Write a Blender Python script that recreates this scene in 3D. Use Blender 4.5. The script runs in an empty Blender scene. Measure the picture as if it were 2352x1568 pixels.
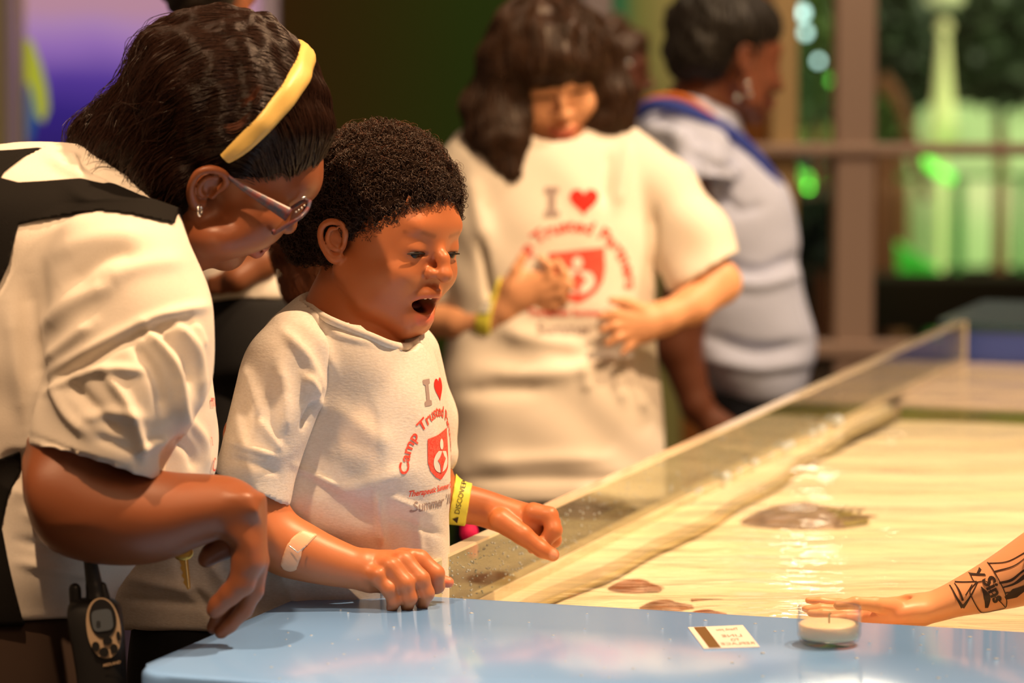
import bpy, bmesh, math, random, time
import numpy as np
from mathutils import Vector
from mathutils.bvhtree import BVHTree

T0 = time.time()
random.seed(7)
rng = np.random.default_rng(7)
SC = bpy.context.scene
COL = SC.collection

# ------------------------------------------------------------------ camera, world, lights
F, CX, CY, HC = 8000.0, 1176.0, 784.0, 1.5
PITCH = math.atan((CY + 30) / F)
cp, sp = math.cos(PITCH), math.sin(PITCH)
CAMLOC = np.array([0, 0, HC])
AX = np.array([[1, 0, 0], [0, sp, cp], [0, cp, -sp]])      # camera right, up, forward in the world
cam = bpy.data.cameras.new('camera')
camo = bpy.data.objects.new('camera', cam)
COL.objects.link(camo)
SC.camera = camo
camo.location = (0, 0, HC)
camo.rotation_euler = (math.pi / 2 - PITCH, 0, 0)
cam.sensor_width = 36
cam.lens = 36 * F / 2352
cam.clip_end = 100
cam.clip_start = .05
cam.dof.use_dof = True
cam.dof.focus_distance = 3.42
cam.dof.aperture_fstop = 4.2

SC.view_settings.view_transform = 'Standard'
SC.view_settings.look = 'None'
SC.view_settings.gamma = 1
SC.view_settings.exposure = 0.18
SC.view_settings.use_curve_mapping = False
wd = bpy.data.worlds.new('world')
SC.world = wd
wd.use_nodes = True
wd.node_tree.nodes['Background'].inputs[0].default_value = (1.0, .60, .36, 1)
wd.node_tree.nodes['Background'].inputs[1].default_value = .13


def light(name, kind, loc, target, power, color, size=.3, spot=70, blend=.5):
    l = bpy.data.lights.new(name, kind)
    o = bpy.data.objects.new(name, l)
    COL.objects.link(o)
    o.location = loc
    d = Vector(target) - Vector(loc)
    o.rotation_euler = d.to_track_quat('-Z', 'Y').to_euler()
    l.energy = power
    l.color = color
    if kind == 'SPOT':
        l.spot_size = math.radians(spot)
        l.spot_blend = blend
        l.shadow_soft_size = size
    elif kind == 'AREA':
        l.size = size
    else:
        l.shadow_soft_size = size
    return o


WARM = (1.0, .62, .34)
light('ceiling_spot_tank', 'SPOT', (1.0, 3.35, 3.1), (.25, 3.7, .9), 330, WARM, .03, 75, .6)
light('ceiling_spot_left', 'SPOT', (-.65, 2.35, 3.0), (-.52, 3.15, 1.15), 150, WARM, .03, 44, .7)
light('ceiling_spot_middle', 'SPOT', (.75, 4.0, 3.2), (.15, 5.1, 1.1), 150, (1, .67, .36), .05, 80, .6)
light('ceiling_spot_far', 'SPOT', (1.5, 5.0, 3.2), (1.1, 5.2, .8), 170, (1, .72, .48), .05, 100, .8)
for px_, k_ in ((1915, 1.0), (1850, .8), (1780, .5), (1660, .35), (1985, .6)):
    light('atrium_lamp', 'POINT', ((px_ - 1176) / 8041 * 15, 15, 1.5 + 15 * (900 + 70 * math.sin(px_)) / 8041), (0, 0, 0), 6 * k_, (1, .85, .65), .05)
light('camera_side_fill', 'AREA', (.6, 1.4, 3.0), (0, 3.6, .9), 12, (1, .60, .32), 1.0)  # unseen soft fill added from the camera side

# ------------------------------------------------------------------ geometry helpers


def V(px, py, d):
    return np.array([(px - CX) / F * d, -(py - CY) / F * d, d])


def W(v):
    return CAMLOC + np.asarray(v) @ AX


def at(px, py, Y):
    """world point where the ray through a pixel meets the wall plane at distance Y"""
    r = np.array([(px - CX) / F, -(py - CY) / F, 1.0]) @ AX
    return CAMLOC + r * (Y / r[1])


def ground(px, py, z):
    r = np.array([(px - CX) / F, -(py - CY) / F, 1.0]) @ AX
    return CAMLOC + r * ((z - HC) / r[2])


def props(o, label=None, cat=None, group=None, kind=None):
    if label: o['label'] = label
    if cat: o['category'] = cat
    if group: o['group'] = group
    if kind: o['kind'] = kind
    return o


def empty(name, loc, label, cat, group=None):
    o = bpy.data.objects.new(name, None)
    COL.objects.link(o)
    o.location = loc
    o.empty_display_size = .1
    return props(o, label, cat, group)


def link(o, parent=None):
    COL.objects.link(o)
    if parent is not None:
        o.parent = parent
        pm = Vector(parent.location)
        q = parent.parent
        while q is not None:
            pm = pm + Vector(q.location)
            q = q.parent
        o.location = -pm
    return o


def mesh_np(name, verts, faces, material, parent=None, smooth=True, colors=None, label=None):
    """verts in world coordinates; faces int array (n,3|4) or list"""
    me = bpy.data.meshes.new(name)
    if isinstance(faces, np.ndarray):
        n, k = faces.shape
        me.vertices.add(len(verts))
        me.vertices.foreach_set('co', np.ascontiguousarray(verts, np.float32).ravel())
        me.loops.add(n * k)
        me.loops.foreach_set('vertex_index', faces.astype(np.int32).ravel())
        me.polygons.add(n)
        me.polygons.foreach_set('loop_start', np.arange(0, n * k, k, dtype=np.int32))
        me.update(calc_edges=True)
    else:
        me.from_pydata([tuple(map(float, v)) for v in verts], [], faces)
    me.validate()
    if smooth:
        me.polygons.foreach_set('use_smooth', [True] * len(me.polygons))
    if colors is not None:
        a = me.color_attributes.new('col', 'FLOAT_COLOR', 'POINT')
        c = np.ones((len(verts), 4), np.float32)
        c[:, :3] = colors
        a.data.foreach_set('color', c.ravel())
    me.materials.append(material)
    o = bpy.data.objects.new(name, me)
    link(o, parent)
    if label: o['label'] = label
    return o


def bm_obj(name, bm, material, parent=None, smooth=False, label=None):
    me = bpy.data.meshes.new(name)
    bm.normal_update()
    bm.to_mesh(me)
    bm.free()
    if smooth:
        me.polygons.foreach_set('use_smooth', [True] * len(me.polygons))
    me.materials.append(material)
    o = bpy.data.objects.new(name, me)
    link(o, parent)
    if label: o['label'] = label
    return o


def add_box(bm, c, size, axes=None, bev=0):
    axes = axes or (Vector((1, 0, 0)), Vector((0, 1, 0)), Vector((0, 0, 1)))
    c = Vector(c)
    vs = []
    for i in (-1, 1):
        for j in (-1, 1):
            for k in (-1, 1):
                vs.append(bm.verts.new(c + axes[0] * (i * size[0] / 2) + axes[1] * (j * size[1] / 2) + axes[2] * (k * size[2] / 2)))
    fs = []
    for f in ((0, 1, 3, 2), (4, 6, 7, 5), (0, 4, 5, 1), (2, 3, 7, 6), (0, 2, 6, 4), (1, 5, 7, 3)):
        fs.append(bm.faces.new([vs[i] for i in f]))
    if bev:
        es = list({e for f in fs for e in f.edges})
        bmesh.ops.bevel(bm, geom=es, offset=bev, segments=3, profile=.5, affect='EDGES')
    return vs


def box_obj(name, lo, hi, material, parent=None, bev=0):
    bm = bmesh.new()
    lo, hi = np.array(lo, float), np.array(hi, float)
    add_box(bm, (lo + hi) / 2, hi - lo, bev=bev)
    return bm_obj(name, bm, material, parent)


def prism(bm, pts, z0, z1):
    b = [bm.verts.new((p[0], p[1], z0)) for p in pts]
    t = [bm.verts.new((p[0], p[1], z1)) for p in pts]
    n = len(pts)
    bm.faces.new(b[::-1])
    bm.faces.new(t)
    for i in range(n):
        bm.faces.new((b[i], b[(i + 1) % n], t[(i + 1) % n], t[i]))
    return b, t


def tubes(paths, seg=6, close=True):
    """paths: list of (points (n,3), radii (n,)) -> verts, faces arrays (all quads)"""
    VV, FF, off = [], [], 0
    ang = np.linspace(0, 2 * np.pi, seg, endpoint=False)
    for P, R in paths:
        P = np.asarray(P, float)
        R = np.broadcast_to(np.asarray(R, float), (len(P),))
        t = np.gradient(P, axis=0)
        t /= np.linalg.norm(t, axis=1)[:, None] + 1e-12
        ref = np.array([.13, .2, .97]) if abs(t[:, 2]).mean() < .8 else np.array([.9, .3, .1])
        a = np.cross(t, ref)
        a /= np.linalg.norm(a, axis=1)[:, None] + 1e-12
        b = np.cross(t, a)
        ring = P[:, None] + R[:, None, None] * (a[:, None] * np.cos(ang)[None, :, None] + b[:, None] * np.sin(ang)[None, :, None])
        n = len(P)
        VV.append(ring.reshape(-1, 3))
        i = np.arange(n - 1)[:, None] * seg
        j = np.arange(seg)[None]
        j2 = (j + 1) % seg
        q = np.stack([i + j, i + j2, i + seg + j2, i + seg + j], -1).reshape(-1, 4) + off
        FF.append(q)
        off += n * seg
    return np.concatenate(VV), np.concatenate(FF)


def spline(P, n):
    """Catmull-Rom resampling of a polyline"""
    P = np.asarray(P, float)
    if len(P) == 2:
        t = np.linspace(0, 1, n)[:, None]
        return P[0] * (1 - t) + P[1] * t
    Q = np.vstack([2 * P[0] - P[1], P, 2 * P[-1] - P[-2]])
    m = len(P) - 1
    u = np.linspace(0, m - 1e-6, n)
    i = u.astype(int)
    t = (u - i)[:, None]
    a, b, c, d = Q[i], Q[i + 1], Q[i + 2], Q[i + 3]
    return .5 * (2 * b + (c - a) * t + (2 * a - 5 * b + 4 * c - d) * t * t + (3 * b - 3 * c + d - a) * t ** 3)


# ------------------------------------------------------------------ sculpting engine: smooth signed distance volumes
def smin(a, b, k):
    if k <= 0: return np.minimum(a, b)
    h = np.maximum(k - np.abs(a - b), 0) / k
    return np.minimum(a, b) - h * h * k * .25


class Sculpt:
    """D = reference distance; sizes and depth offsets (q) are in photo pixels at that distance"""

    def __init__(s, D, vox):
        s.D, s.vox, s.s = D, vox, D / F
        s.ops, s.clips, s.tints = [], [], []
        s.off = 0.0

    def copy(s):
        n = Sculpt(s.D, s.vox)
        n.ops = list(s.ops)
        n.clips = list(s.clips)
        n.off = s.off
        return n

    def p(s, c):
        q = c[2] if len(c) > 2 else 0
        return V(c[0], c[1], s.D + q * s.s)

    # primitives in metric camera space
    def mball(s, c, r, rot=None, k=.01, sub=False):
        s.ops.append(('ball', np.array(c, float), np.array(r, float), None if rot is None else np.array(rot, float), k, sub))

    def mcone(s, a, b, ra, rb, k=.01, sub=False, flat=None):
        s.ops.append(('cone', np.array(a, float), np.array(b, float), ra, rb, k, sub, flat))

    # primitives in pixels
    def ball(s, c, r, k=20, sub=False, rot2d=0):
        if not hasattr(r, '__len__'): r = (r, r, r)
        rot = None
        if rot2d:
            a = math.radians(rot2d)
            rot = [[math.cos(a), math.sin(a), 0], [-math.sin(a), math.cos(a), 0], [0, 0, 1]]
        s.mball(s.p(c), np.array(r) * s.s, rot, k * s.s, sub)

    def chain(s, pts, k=20, sub=False, flat=None):
        for a, b in zip(pts, pts[1:]):
            s.mcone(s.p(a), s.p(b), a[3] * s.s, b[3] * s.s, k * s.s, sub, flat)

    def loft(s, rows, axis='y', k=20, sub=False, n=2.0, cap=15):
        """rows (axis y): (py, xl, xr, qfront, qback); (axis x): (px, ytop, ybot, qfront, qback)"""
        R = []
        for (t, a, b, q0, q1) in rows:
            qm = (q0 + q1) / 2
            if axis == 'y':
                v0, v1 = s.p((a, t, qm)), s.p((b, t, qm))
                R.append((v0[1], (v0[0] + v1[0]) / 2, abs(v1[0] - v0[0]) / 2, v0[2], abs(q1 - q0) / 2 * s.s))
            else:
                v0, v1 = s.p((t, a, qm)), s.p((t, b, qm))
                R.append((v0[0], (v0[1] + v1[1]) / 2, abs(v1[1] - v0[1]) / 2, v0[2], abs(q1 - q0) / 2 * s.s))
        R = np.array(R)
        R = R[np.argsort(R[:, 0])]
        R = spline(R, len(R) * 8)
        R[:, 2] = np.maximum(R[:, 2], .002)
        R[:, 4] = np.maximum(R[:, 4], .002)
        s.ops.append(('loft', R, axis, k * s.s, sub, n, cap * s.s))

    def plane(s, c, n, k=0):
        """cuts away what lies on the side n (photo x, photo y, q) points to"""
        n = np.array([n[0], -n[1], n[2] if len(n) > 2 else 0], float)
        s.clips.append(('plane', s.p(c), n / np.linalg.norm(n), k * s.s))

    def slab(s, c, n, half, mc=None):
        if mc is None:
            n = np.array([n[0], -n[1], n[2]], float)
            c = s.p(c)
            half *= s.s
        else:
            c = mc
        s.clips.append(('slab', np.array(c), np.array(n) / np.linalg.norm(n), half))

    def poly(s, pts, inv=False):
        s.clips.append(('poly', np.array([s.p((x, y, 0))[:2] / s.D for x, y in pts]), inv))

    # evaluation
    def dist(s, op, X, Y, Z):
        if op[0] == 'ball':
            _, c, r, rot, k, sub = op
            x, y, z = X - c[0], Y - c[1], Z - c[2]
            if rot is not None:
                x, y, z = (rot[0][0] * x + rot[0][1] * y + rot[0][2] * z, rot[1][0] * x + rot[1][1] * y + rot[1][2] * z, rot[2][0] * x + rot[2][1] * y + rot[2][2] * z)
            k0 = np.sqrt((x / r[0]) ** 2 + (y / r[1]) ** 2 + (z / r[2]) ** 2)
            k1 = np.sqrt((x / r[0] ** 2) ** 2 + (y / r[1] ** 2) ** 2 + (z / r[2] ** 2) ** 2)
            return k0 * (k0 - 1) / (k1 + 1e-9)
        if op[0] == 'cone':
            _, a, b, ra, rb, k, sub, flat = op
            x, y, z = X - a[0], Y - a[1], Z - a[2]
            ba = b - a
            sc = 1
            if flat is not None:
                n, f = flat
                n = np.asarray(n, float)
                dn = (x * n[0] + y * n[1] + z * n[2]) * (1 / f - 1)
                x, y, z = x + dn * n[0], y + dn * n[1], z + dn * n[2]
                ba = ba + n * (np.dot(ba, n) * (1 / f - 1))
                sc = min(1, f)
            h = np.clip((x * ba[0] + y * ba[1] + z * ba[2]) / (np.dot(ba, ba) + 1e-12), 0, 1)
            return (np.sqrt((x - h * ba[0]) ** 2 + (y - h * ba[1]) ** 2 + (z - h * ba[2]) ** 2) - (ra + (rb - ra) * h)) * sc
        _, R, axis, k, sub, n, cap = op
        T, U = (Y, X) if axis == 'y' else (X, Y)
        tt = T.ravel()
        cu, ra, cz, rz = [np.interp(tt, R[:, 0], R[:, i]).reshape(T.shape) for i in (1, 2, 3, 4)]
        x, z = np.abs(U - cu), np.abs(Z - cz)
        if n == 2.0:
            k0 = np.sqrt((x / ra) ** 2 + (z / rz) ** 2)
            k1 = np.sqrt((x / ra ** 2) ** 2 + (z / rz ** 2) ** 2)
            d = k0 * (k0 - 1) / (k1 + 1e-9)
        else:
            k0 = ((x / ra) ** n + (z / rz) ** n) ** (1 / n)
            d = (k0 - 1) * np.minimum(ra, rz)
        e = np.maximum(R[0, 0] - T, T - R[-1, 0])
        return -smin(-d, -e, cap)

    def bbox(s, op):
        if op[0] == 'ball':
            r = np.full(3, op[2].max()) if op[3] is not None else op[2]
            return op[1] - r, op[1] + r
        if op[0] == 'cone':
            r = max(op[3], op[4])
            return np.minimum(op[1], op[2]) - r, np.maximum(op[1], op[2]) + r
        R = op[1]
        a = [(R[:, 1] - R[:, 2]).min(), (R[:, 1] + R[:, 2]).max()]
        t = [R[0, 0], R[-1, 0]]
        z = [(R[:, 3] - R[:, 4]).min(), (R[:, 3] + R[:, 4]).max()]
        x, y = (a, t) if op[2] == 'y' else (t, a)
        return np.array([x[0], y[0], z[0]]), np.array([x[1], y[1], z[1]])

    def opk(s, op):
        return {'ball': lambda: (op[4], op[5]), 'cone': lambda: (op[5], op[6]), 'loft': lambda: (op[3], op[4])}[op[0]]()

    def mesh(s, smooth=1, folds=None, noise=None):
        lo, hi = np.full(3, 1e9), np.full(3, -1e9)
        for op in s.ops:
            if not s.opk(op)[1]:
                a, b = s.bbox(op)
                lo, hi = np.minimum(lo, a), np.maximum(hi, b)
        h = s.vox
        pad = 3 * h + s.off
        for c in s.clips:
            if c[0] == 'slab':   # tighten along axes is skipped; slabs are small pieces of large fields
                pass
            if c[0] == 'poly' and not c[2]:
                m = c[1]
                zz = hi[2] + pad
                z0 = max(lo[2], .1)
                for i in (0, 1):
                    lo[i] = max(lo[i], min(m[:, i].min() * z0, m[:, i].min() * zz) - h * 3)
                    hi[i] = min(hi[i], max(m[:, i].max() * z0, m[:, i].max() * zz) + h * 3)
        lo, hi = lo - pad, hi + pad
        n = np.ceil((hi - lo) / h).astype(int) + 1
        ax = [(lo[i] + h * np.arange(n[i])).astype(np.float32) for i in range(3)]
        Fd = np.full(n, 1.0, np.float32)
        for op in s.ops:
            k, sub = s.opk(op)
            a, b = s.bbox(op)
            m = k + 3 * h + s.off + .004
            i0 = np.maximum(((a - m - lo) / h).astype(int), 0)
            i1 = np.minimum(((b + m - lo) / h).astype(int) + 2, n)
            if (i1 <= i0).any(): continue
            sl = tuple(slice(i0[i], i1[i]) for i in range(3))
            X, Y, Z = ax[0][sl[0]][:, None, None], ax[1][sl[1]][None, :, None], ax[2][sl[2]][None, None, :]
            d = s.dist(op, X, Y, Z).astype(np.float32)
            cur = Fd[sl]
            if sub:
                Fd[sl] = -smin(-cur, d, k)
            else:
                Fd[sl] = smin(cur, d, k)
        Fd -= s.off
        X, Y, Z = ax[0][:, None, None], ax[1][None, :, None], ax[2][None, None, :]
        for c in s.clips:
            if c[0] == 'plane':
                d = (X - c[1][0]) * c[2][0] + (Y - c[1][1]) * c[2][1] + (Z - c[1][2]) * c[2][2]
                Fd = -smin(-Fd, -d.astype(np.float32), c[3])
            elif c[0] == 'slab':
                d = np.abs((X - c[1][0]) * c[2][0] + (Y - c[1][1]) * c[2][1] + (Z - c[1][2]) * c[2][2]) - c[3]
                Fd = np.maximum(Fd, d.astype(np.float32))
            else:
                P = c[1] * s.D
                # 2-D polygon distance, in the picture plane
                gx, gy = np.meshgrid(ax[0], ax[1], indexing='ij')
                dm = np.full(gx.shape, 1e9)
                ins = np.zeros(gx.shape, bool)
                zc = s.D
                for A, B in zip(P, np.roll(P, -1, 0)):
                    e = B - A
                    t = np.clip(((gx - A[0]) * e[0] + (gy - A[1]) * e[1]) / (e @ e + 1e-12), 0, 1)
                    dm = np.minimum(dm, np.hypot(gx - A[0] - t * e[0], gy - A[1] - t * e[1]))
                    cr = ((A[1] > gy) != (B[1] > gy)) & (gx < e[0] * (gy - A[1]) / (e[1] + 1e-15) + A[0])
                    ins ^= cr
                d = np.where(ins, -dm, dm).astype(np.float32)[:, :, None]
                Fd = np.maximum(Fd, -d if c[2] else d)
        v, q = surface_nets(Fd, lo, h)
        for _ in range(smooth):
            v = laplace(v, q, .5)
        if noise is not None or folds:
            nn = normals(v, q)
            dsp = np.zeros(len(v))
            if noise is not None:
                amp, sc = noise
                for j in range(6):
                    w = rng.normal(size=3) * sc
                    dsp += amp * np.sin(v @ w + rng.uniform(0, 6) + 1.5 * np.sin(v @ (rng.normal(size=3) * sc * .6)))
            if folds:
                px = np.stack([CX + F * v[:, 0] / v[:, 2], CY - F * v[:, 1] / v[:, 2]], 1)
                front = np.clip(-nn[:, 2] * 2.2 + .15, 0, 1)
                for (pl, wd_, hh) in folds:
                    pl = spline(np.array(pl, float), 10)
                    a0, a1 = pl.min(0) - wd_ * 3, pl.max(0) + wd_ * 3
                    m = np.where((px[:, 0] > a0[0]) & (px[:, 0] < a1[0]) & (px[:, 1] > a0[1]) & (px[:, 1] < a1[1]))[0]
                    if not len(m): continue
                    pm = px[m]
                    best = np.full(len(m), 1e9)
                    tt = np.zeros(len(m))
                    for i, (A, B) in enumerate(zip(pl, pl[1:])):
                        e = B - A
                        t = np.clip(((pm - A) @ e) / (e @ e + 1e-9), 0, 1)
                        dd = np.hypot(*(pm - A - t[:, None] * e).T)
                        u = dd < best
                        best[u] = dd[u]
                        tt[u] = (i + t[u]) / 9
                    taper = np.minimum(1, np.minimum(tt, 1 - tt) * 4 + .25)
                    dsp[m] += hh * s.s * taper * np.exp(-(best / wd_) ** 2) * front[m]
            v = v + nn * dsp[:, None]
        return v, q


def surface_nets(Fd, lo, h):
    S = Fd < 0
    n = np.array(Fd.shape)
    c = np.zeros(n - 1, np.uint8)
    offs = [(i, j, k) for i in (0, 1) for j in (0, 1) for k in (0, 1)]
    for i, j, k in offs:
        c += S[i:n[0] - 1 + i, j:n[1] - 1 + j, k:n[2] - 1 + k]
    idx = np.argwhere((c > 0) & (c < 8))
    vid = np.full(n - 1, -1, np.int32)
    vid[idx[:, 0], idx[:, 1], idx[:, 2]] = np.arange(len(idx))
    val = {o: Fd[idx[:, 0] + o[0], idx[:, 1] + o[1], idx[:, 2] + o[2]].astype(float) for o in offs}
    acc = np.zeros((len(idx), 3))
    cnt = np.zeros(len(idx))
    for o in offs:
        for a in range(3):
            if o[a]: continue
            o2 = tuple(o[i] + (i == a) for i in range(3))
            A, B = val[o], val[o2]
            m = (A < 0) != (B < 0)
            t = A[m] / (A[m] - B[m])
            P = np.repeat(np.array(o, float)[None], m.sum(), 0)
            P[:, a] += t
            acc[m] += P
            cnt[m] += 1
    v = lo + h * (idx + acc / np.maximum(cnt, 1)[:, None])
    Q = []
    for a in range(3):
        b, cc = [(1, 2), (2, 0), (0, 1)][a]
        s0 = [slice(1, -1)] * 3
        s1 = [slice(1, -1)] * 3
        s0[a] = slice(0, -1)
        s1[a] = slice(1, None)
        A, B = S[tuple(s0)], S[tuple(s1)]
        for flip in (False, True):
            e = np.argwhere((A & ~B) if not flip else (~A & B))
            if not len(e): continue
            e = e + 1
            e[:, a] -= 1
            eb = np.zeros(3, int)
            eb[b] = 1
            ec = np.zeros(3, int)
            ec[cc] = 1
            q = [vid[tuple((e - d).T)] for d in (eb + ec, ec, 0 * eb, eb)]
            q = np.stack(q, 1)
            Q.append(q[:, ::-1] if flip else q)
    Q = np.concatenate(Q)
    Q = Q[(Q >= 0).all(1)]
    return v, Q[:, ::-1]          # camera space is left-handed


def laplace(v, q, f):
    acc = np.zeros_like(v)
    cnt = np.zeros(len(v))
    for i in range(4):
        a, b = q[:, i], q[:, (i + 1) % 4]
        for k in range(3):
            acc[:, k] += np.bincount(a, v[b, k], len(v)) + np.bincount(b, v[a, k], len(v))
        cnt += np.bincount(a, minlength=len(v)) + np.bincount(b, minlength=len(v))
    return v * (1 - f) + f * acc / np.maximum(cnt, 1)[:, None]


def normals(v, q):
    fn = -np.cross(v[q[:, 2]] - v[q[:, 0]], v[q[:, 3]] - v[q[:, 1]])
    nn = np.zeros_like(v)
    for i in range(4):
        for k in range(3):
            nn[:, k] += np.bincount(q[:, i], fn[:, k], len(v))
    return nn / (np.linalg.norm(nn, axis=1)[:, None] + 1e-12)


def join_vq(parts):
    vs, qs, off = [], [], 0
    for v, q in parts:
        vs.append(v)
        qs.append(q + off)
        off += len(v)
    return np.concatenate(vs), np.concatenate(qs)


def tint(v, base, marks, amb=None):
    """marks: (polyline metric points, radius, softness, colour, strength)"""
    c = np.tile(np.array(base, float), (len(v), 1))
    for (P, r, soft, colr, st) in marks:
        P = np.array(P)
        best = np.full(len(v), 1e9)
        if len(P) == 1: P = np.vstack([P, P + 1e-5])
        m = np.where((np.abs(v - P.mean(0)).max(1) < np.ptp(P, axis=0).max() + r + soft + .01))[0]
        if not len(m): continue
        b = np.full(len(m), 1e9)
        for A, B in zip(P, P[1:]):
            e = B - A
            t = np.clip(((v[m] - A) @ e) / (e @ e + 1e-12), 0, 1)
            b = np.minimum(b, np.linalg.norm(v[m] - A - t[:, None] * e, axis=1))
        w = np.clip((r + soft - b) / soft, 0, 1) * st
        c[m] = c[m] * (1 - w[:, None]) + np.array(colr) * w[:, None]
    return c


def ms(P, n=4):
    return [tuple(x) for x in spline(np.array(P, float), (len(P) - 1) * n + 1)]


def sculpt_obj(name, S, material, parent=None, smooth=1, folds=None, noise=None, base=None, marks=None, extra=None, label=None):
    v, q = S.mesh(smooth, folds, noise)
    if extra: v, q = join_vq([(v, q)] + extra)
    col = tint(v, base, marks or []) if base is not None else None
    o = mesh_np(name, W(v), q, material, parent, True, col, label)
    o['_n'] = 0
    del o['_n']
    o_v = (v, q)
    VQ[o.name] = o_v
    return o


VQ = {}


def bvh_of(o):
    v, q = VQ[o.name]
    return BVHTree.FromPolygons([tuple(x) for x in v], [tuple(int(i) for i in f) for f in q])


def strands(name, obj, keep, dirs, n, steps, step, rad, material, parent, lift=(0, .002), curl=0, curln=0, seg=3, jitter=.25, droop=0, rootlift=0, label=None):
    """fine hair strands combed over a hair mass; dirs = [(px,py, dx,dy,dq)] flow samples"""
    v, q = VQ[obj.name]
    tree = bvh_of(obj)
    nn = normals(v, q)
    px = np.stack([CX + F * v[:, 0] / v[:, 2], CY - F * v[:, 1] / v[:, 2]], 1)
    ok = np.where([keep(a[0], a[1], b) for a, b in zip(px, nn)])[0]
    if not len(ok): return None
    ids = rng.choice(ok, n)
    if dirs is not None:
        A = np.array([d[:2] for d in dirs], float)
        Dv = np.array([[d[2], -d[3], d[4]] for d in dirs], float)
        Dv /= np.linalg.norm(Dv, axis=1)[:, None]
    paths = []
    for i in ids:
        p = v[i] + rng.normal(size=3) * .0015
        nrm = nn[i]
        pts = []
        lf = rng.uniform(*lift)
        jit = rng.normal(size=3) * jitter
        L = int(steps * rng.uniform(.6, 1.0))
        if dirs is None:
            base = np.cross(nrm, rng.normal(size=3))
            base /= np.linalg.norm(base) + 1e-9
        for k in range(L):
            loc, no, _, _ = tree.find_nearest(Vector(p))
            if loc is None: break
            loc, no = np.array(loc), np.array(no)
            if np.dot(no, nrm) < 0: no = -no
            nrm = no
            t_ = k / max(L - 1, 1)
            pts.append(loc + no * (rootlift + lf * math.sin(math.pi * min(1, t_ * .9 + .1))))
            if dirs is not None:
                ppx = np.array([CX + F * p[0] / p[2], CY - F * p[1] / p[2]])
                w = 1 / (((A - ppx) ** 2).sum(1) + 400) ** 1.5
                d = (w[:, None] * Dv).sum(0) / w.sum() + jit
            else:
                d = base + jit
            d = d - no * (d @ no)
            d /= np.linalg.norm(d) + 1e-9
            p = loc + d * step
        if len(pts) < 3: continue
        pts = np.array(pts)
        if curl:
            m = len(pts) * 4
            pts = spline(pts, m)
            ph = np.linspace(0, curln * 2 * np.pi, m) + rng.uniform(0, 6)
            t = np.gradient(pts, axis=0)
            t /= np.linalg.norm(t, axis=1)[:, None] + 1e-9
            a = np.cross(t, nrm)
            a /= np.linalg.norm(a, axis=1)[:, None] + 1e-9
            b = np.cross(t, a)
            pts = pts + curl * (a * np.cos(ph)[:, None] + b * np.sin(ph)[:, None])
        r = rad * np.linspace(1, .35, len(pts))
        paths.append((pts, r))
    tv, tq = tubes(paths, seg)
    return mesh_np(name, W(tv), tq, material, parent, True, None, label)


# ------------------------------------------------------------------ materials
def mat(name, color=(.5, .5, .5), rough=.6, spec=.5, metal=0, noise=None, bump=None, attr=False, sss=0, emit=None, coat=0, trans=0, sheen=0):
    m = bpy.data.materials.new(name)
    m.use_nodes = True
    nt = m.node_tree
    b = nt.nodes['Principled BSDF']
    I = b.inputs
    I['Base Color'].default_value = (*color, 1)
    I['Roughness'].default_value = rough
    I['Specular IOR Level'].default_value = spec
    I['Metallic'].default_value = metal
    I['Coat Weight'].default_value = coat
    I['Coat Roughness'].default_value = .08
    I['Transmission Weight'].default_value = trans
    I['Sheen Weight'].default_value = sheen
    if sss:
        I['Subsurface Weight'].default_value = sss
        I['Subsurface Radius'].default_value = (1.0, .35, .15)
        I['Subsurface Scale'].default_value = .008
    if emit:
        I['Emission Color'].default_value = (*emit[0], 1)
        I['Emission Strength'].default_value = emit[1]
    geo = nt.nodes.new('ShaderNodeNewGeometry')
    src = None
    if attr:
        a = nt.nodes.new('ShaderNodeAttribute')
        a.attribute_name = 'col'
        src = a.outputs['Color']
    if noise:
        sc, col2, amt = noise[:3]
        nz = nt.nodes.new('ShaderNodeTexNoise')
        nz.inputs['Scale'].default_value = sc
        nz.inputs['Detail'].default_value = 4
        mp = nt.nodes.new('ShaderNodeMapping')
        mp.inputs['Scale'].default_value = noise[3] if len(noise) > 3 else (1, 1, 1)
        nt.links.new(geo.outputs['Position'], mp.inputs[0])
        nt.links.new(mp.outputs[0], nz.inputs['Vector'])
        mr = nt.nodes.new('ShaderNodeMapRange')
        mr.inputs[1].default_value = .35
        mr.inputs[2].default_value = .65
        mr.inputs[4].default_value = amt
        nt.links.new(nz.outputs['Fac'], mr.inputs[0])
        mx = nt.nodes.new('ShaderNodeMix')
        mx.data_type = 'RGBA'
        mx.inputs['A'].default_value = (*color, 1)
        if src: nt.links.new(src, mx.inputs['A'])
        mx.inputs['B'].default_value = (*col2, 1)
        nt.links.new(mr.outputs[0], mx.inputs['Factor'])
        src = mx.outputs['Result']
    if src: nt.links.new(src, I['Base Color'])
    if bump:
        sc, st, dist = bump[:3]
        nz = nt.nodes.new('ShaderNodeTexNoise')
        nz.inputs['Scale'].default_value = sc
        nz.inputs['Detail'].default_value = 3
        mp = nt.nodes.new('ShaderNodeMapping')
        mp.inputs['Scale'].default_value = bump[3] if len(bump) > 3 else (1, 1, 1)
        nt.links.new(geo.outputs['Position'], mp.inputs[0])
        nt.links.new(mp.outputs[0], nz.inputs['Vector'])
        bp = nt.nodes.new('ShaderNodeBump')
        bp.inputs['Strength'].default_value = st
        bp.inputs['Distance'].default_value = dist
        nt.links.new(nz.outputs['Fac'], bp.inputs['Height'])
        nt.links.new(bp.outputs[0], I['Normal'])
    return m


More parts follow.
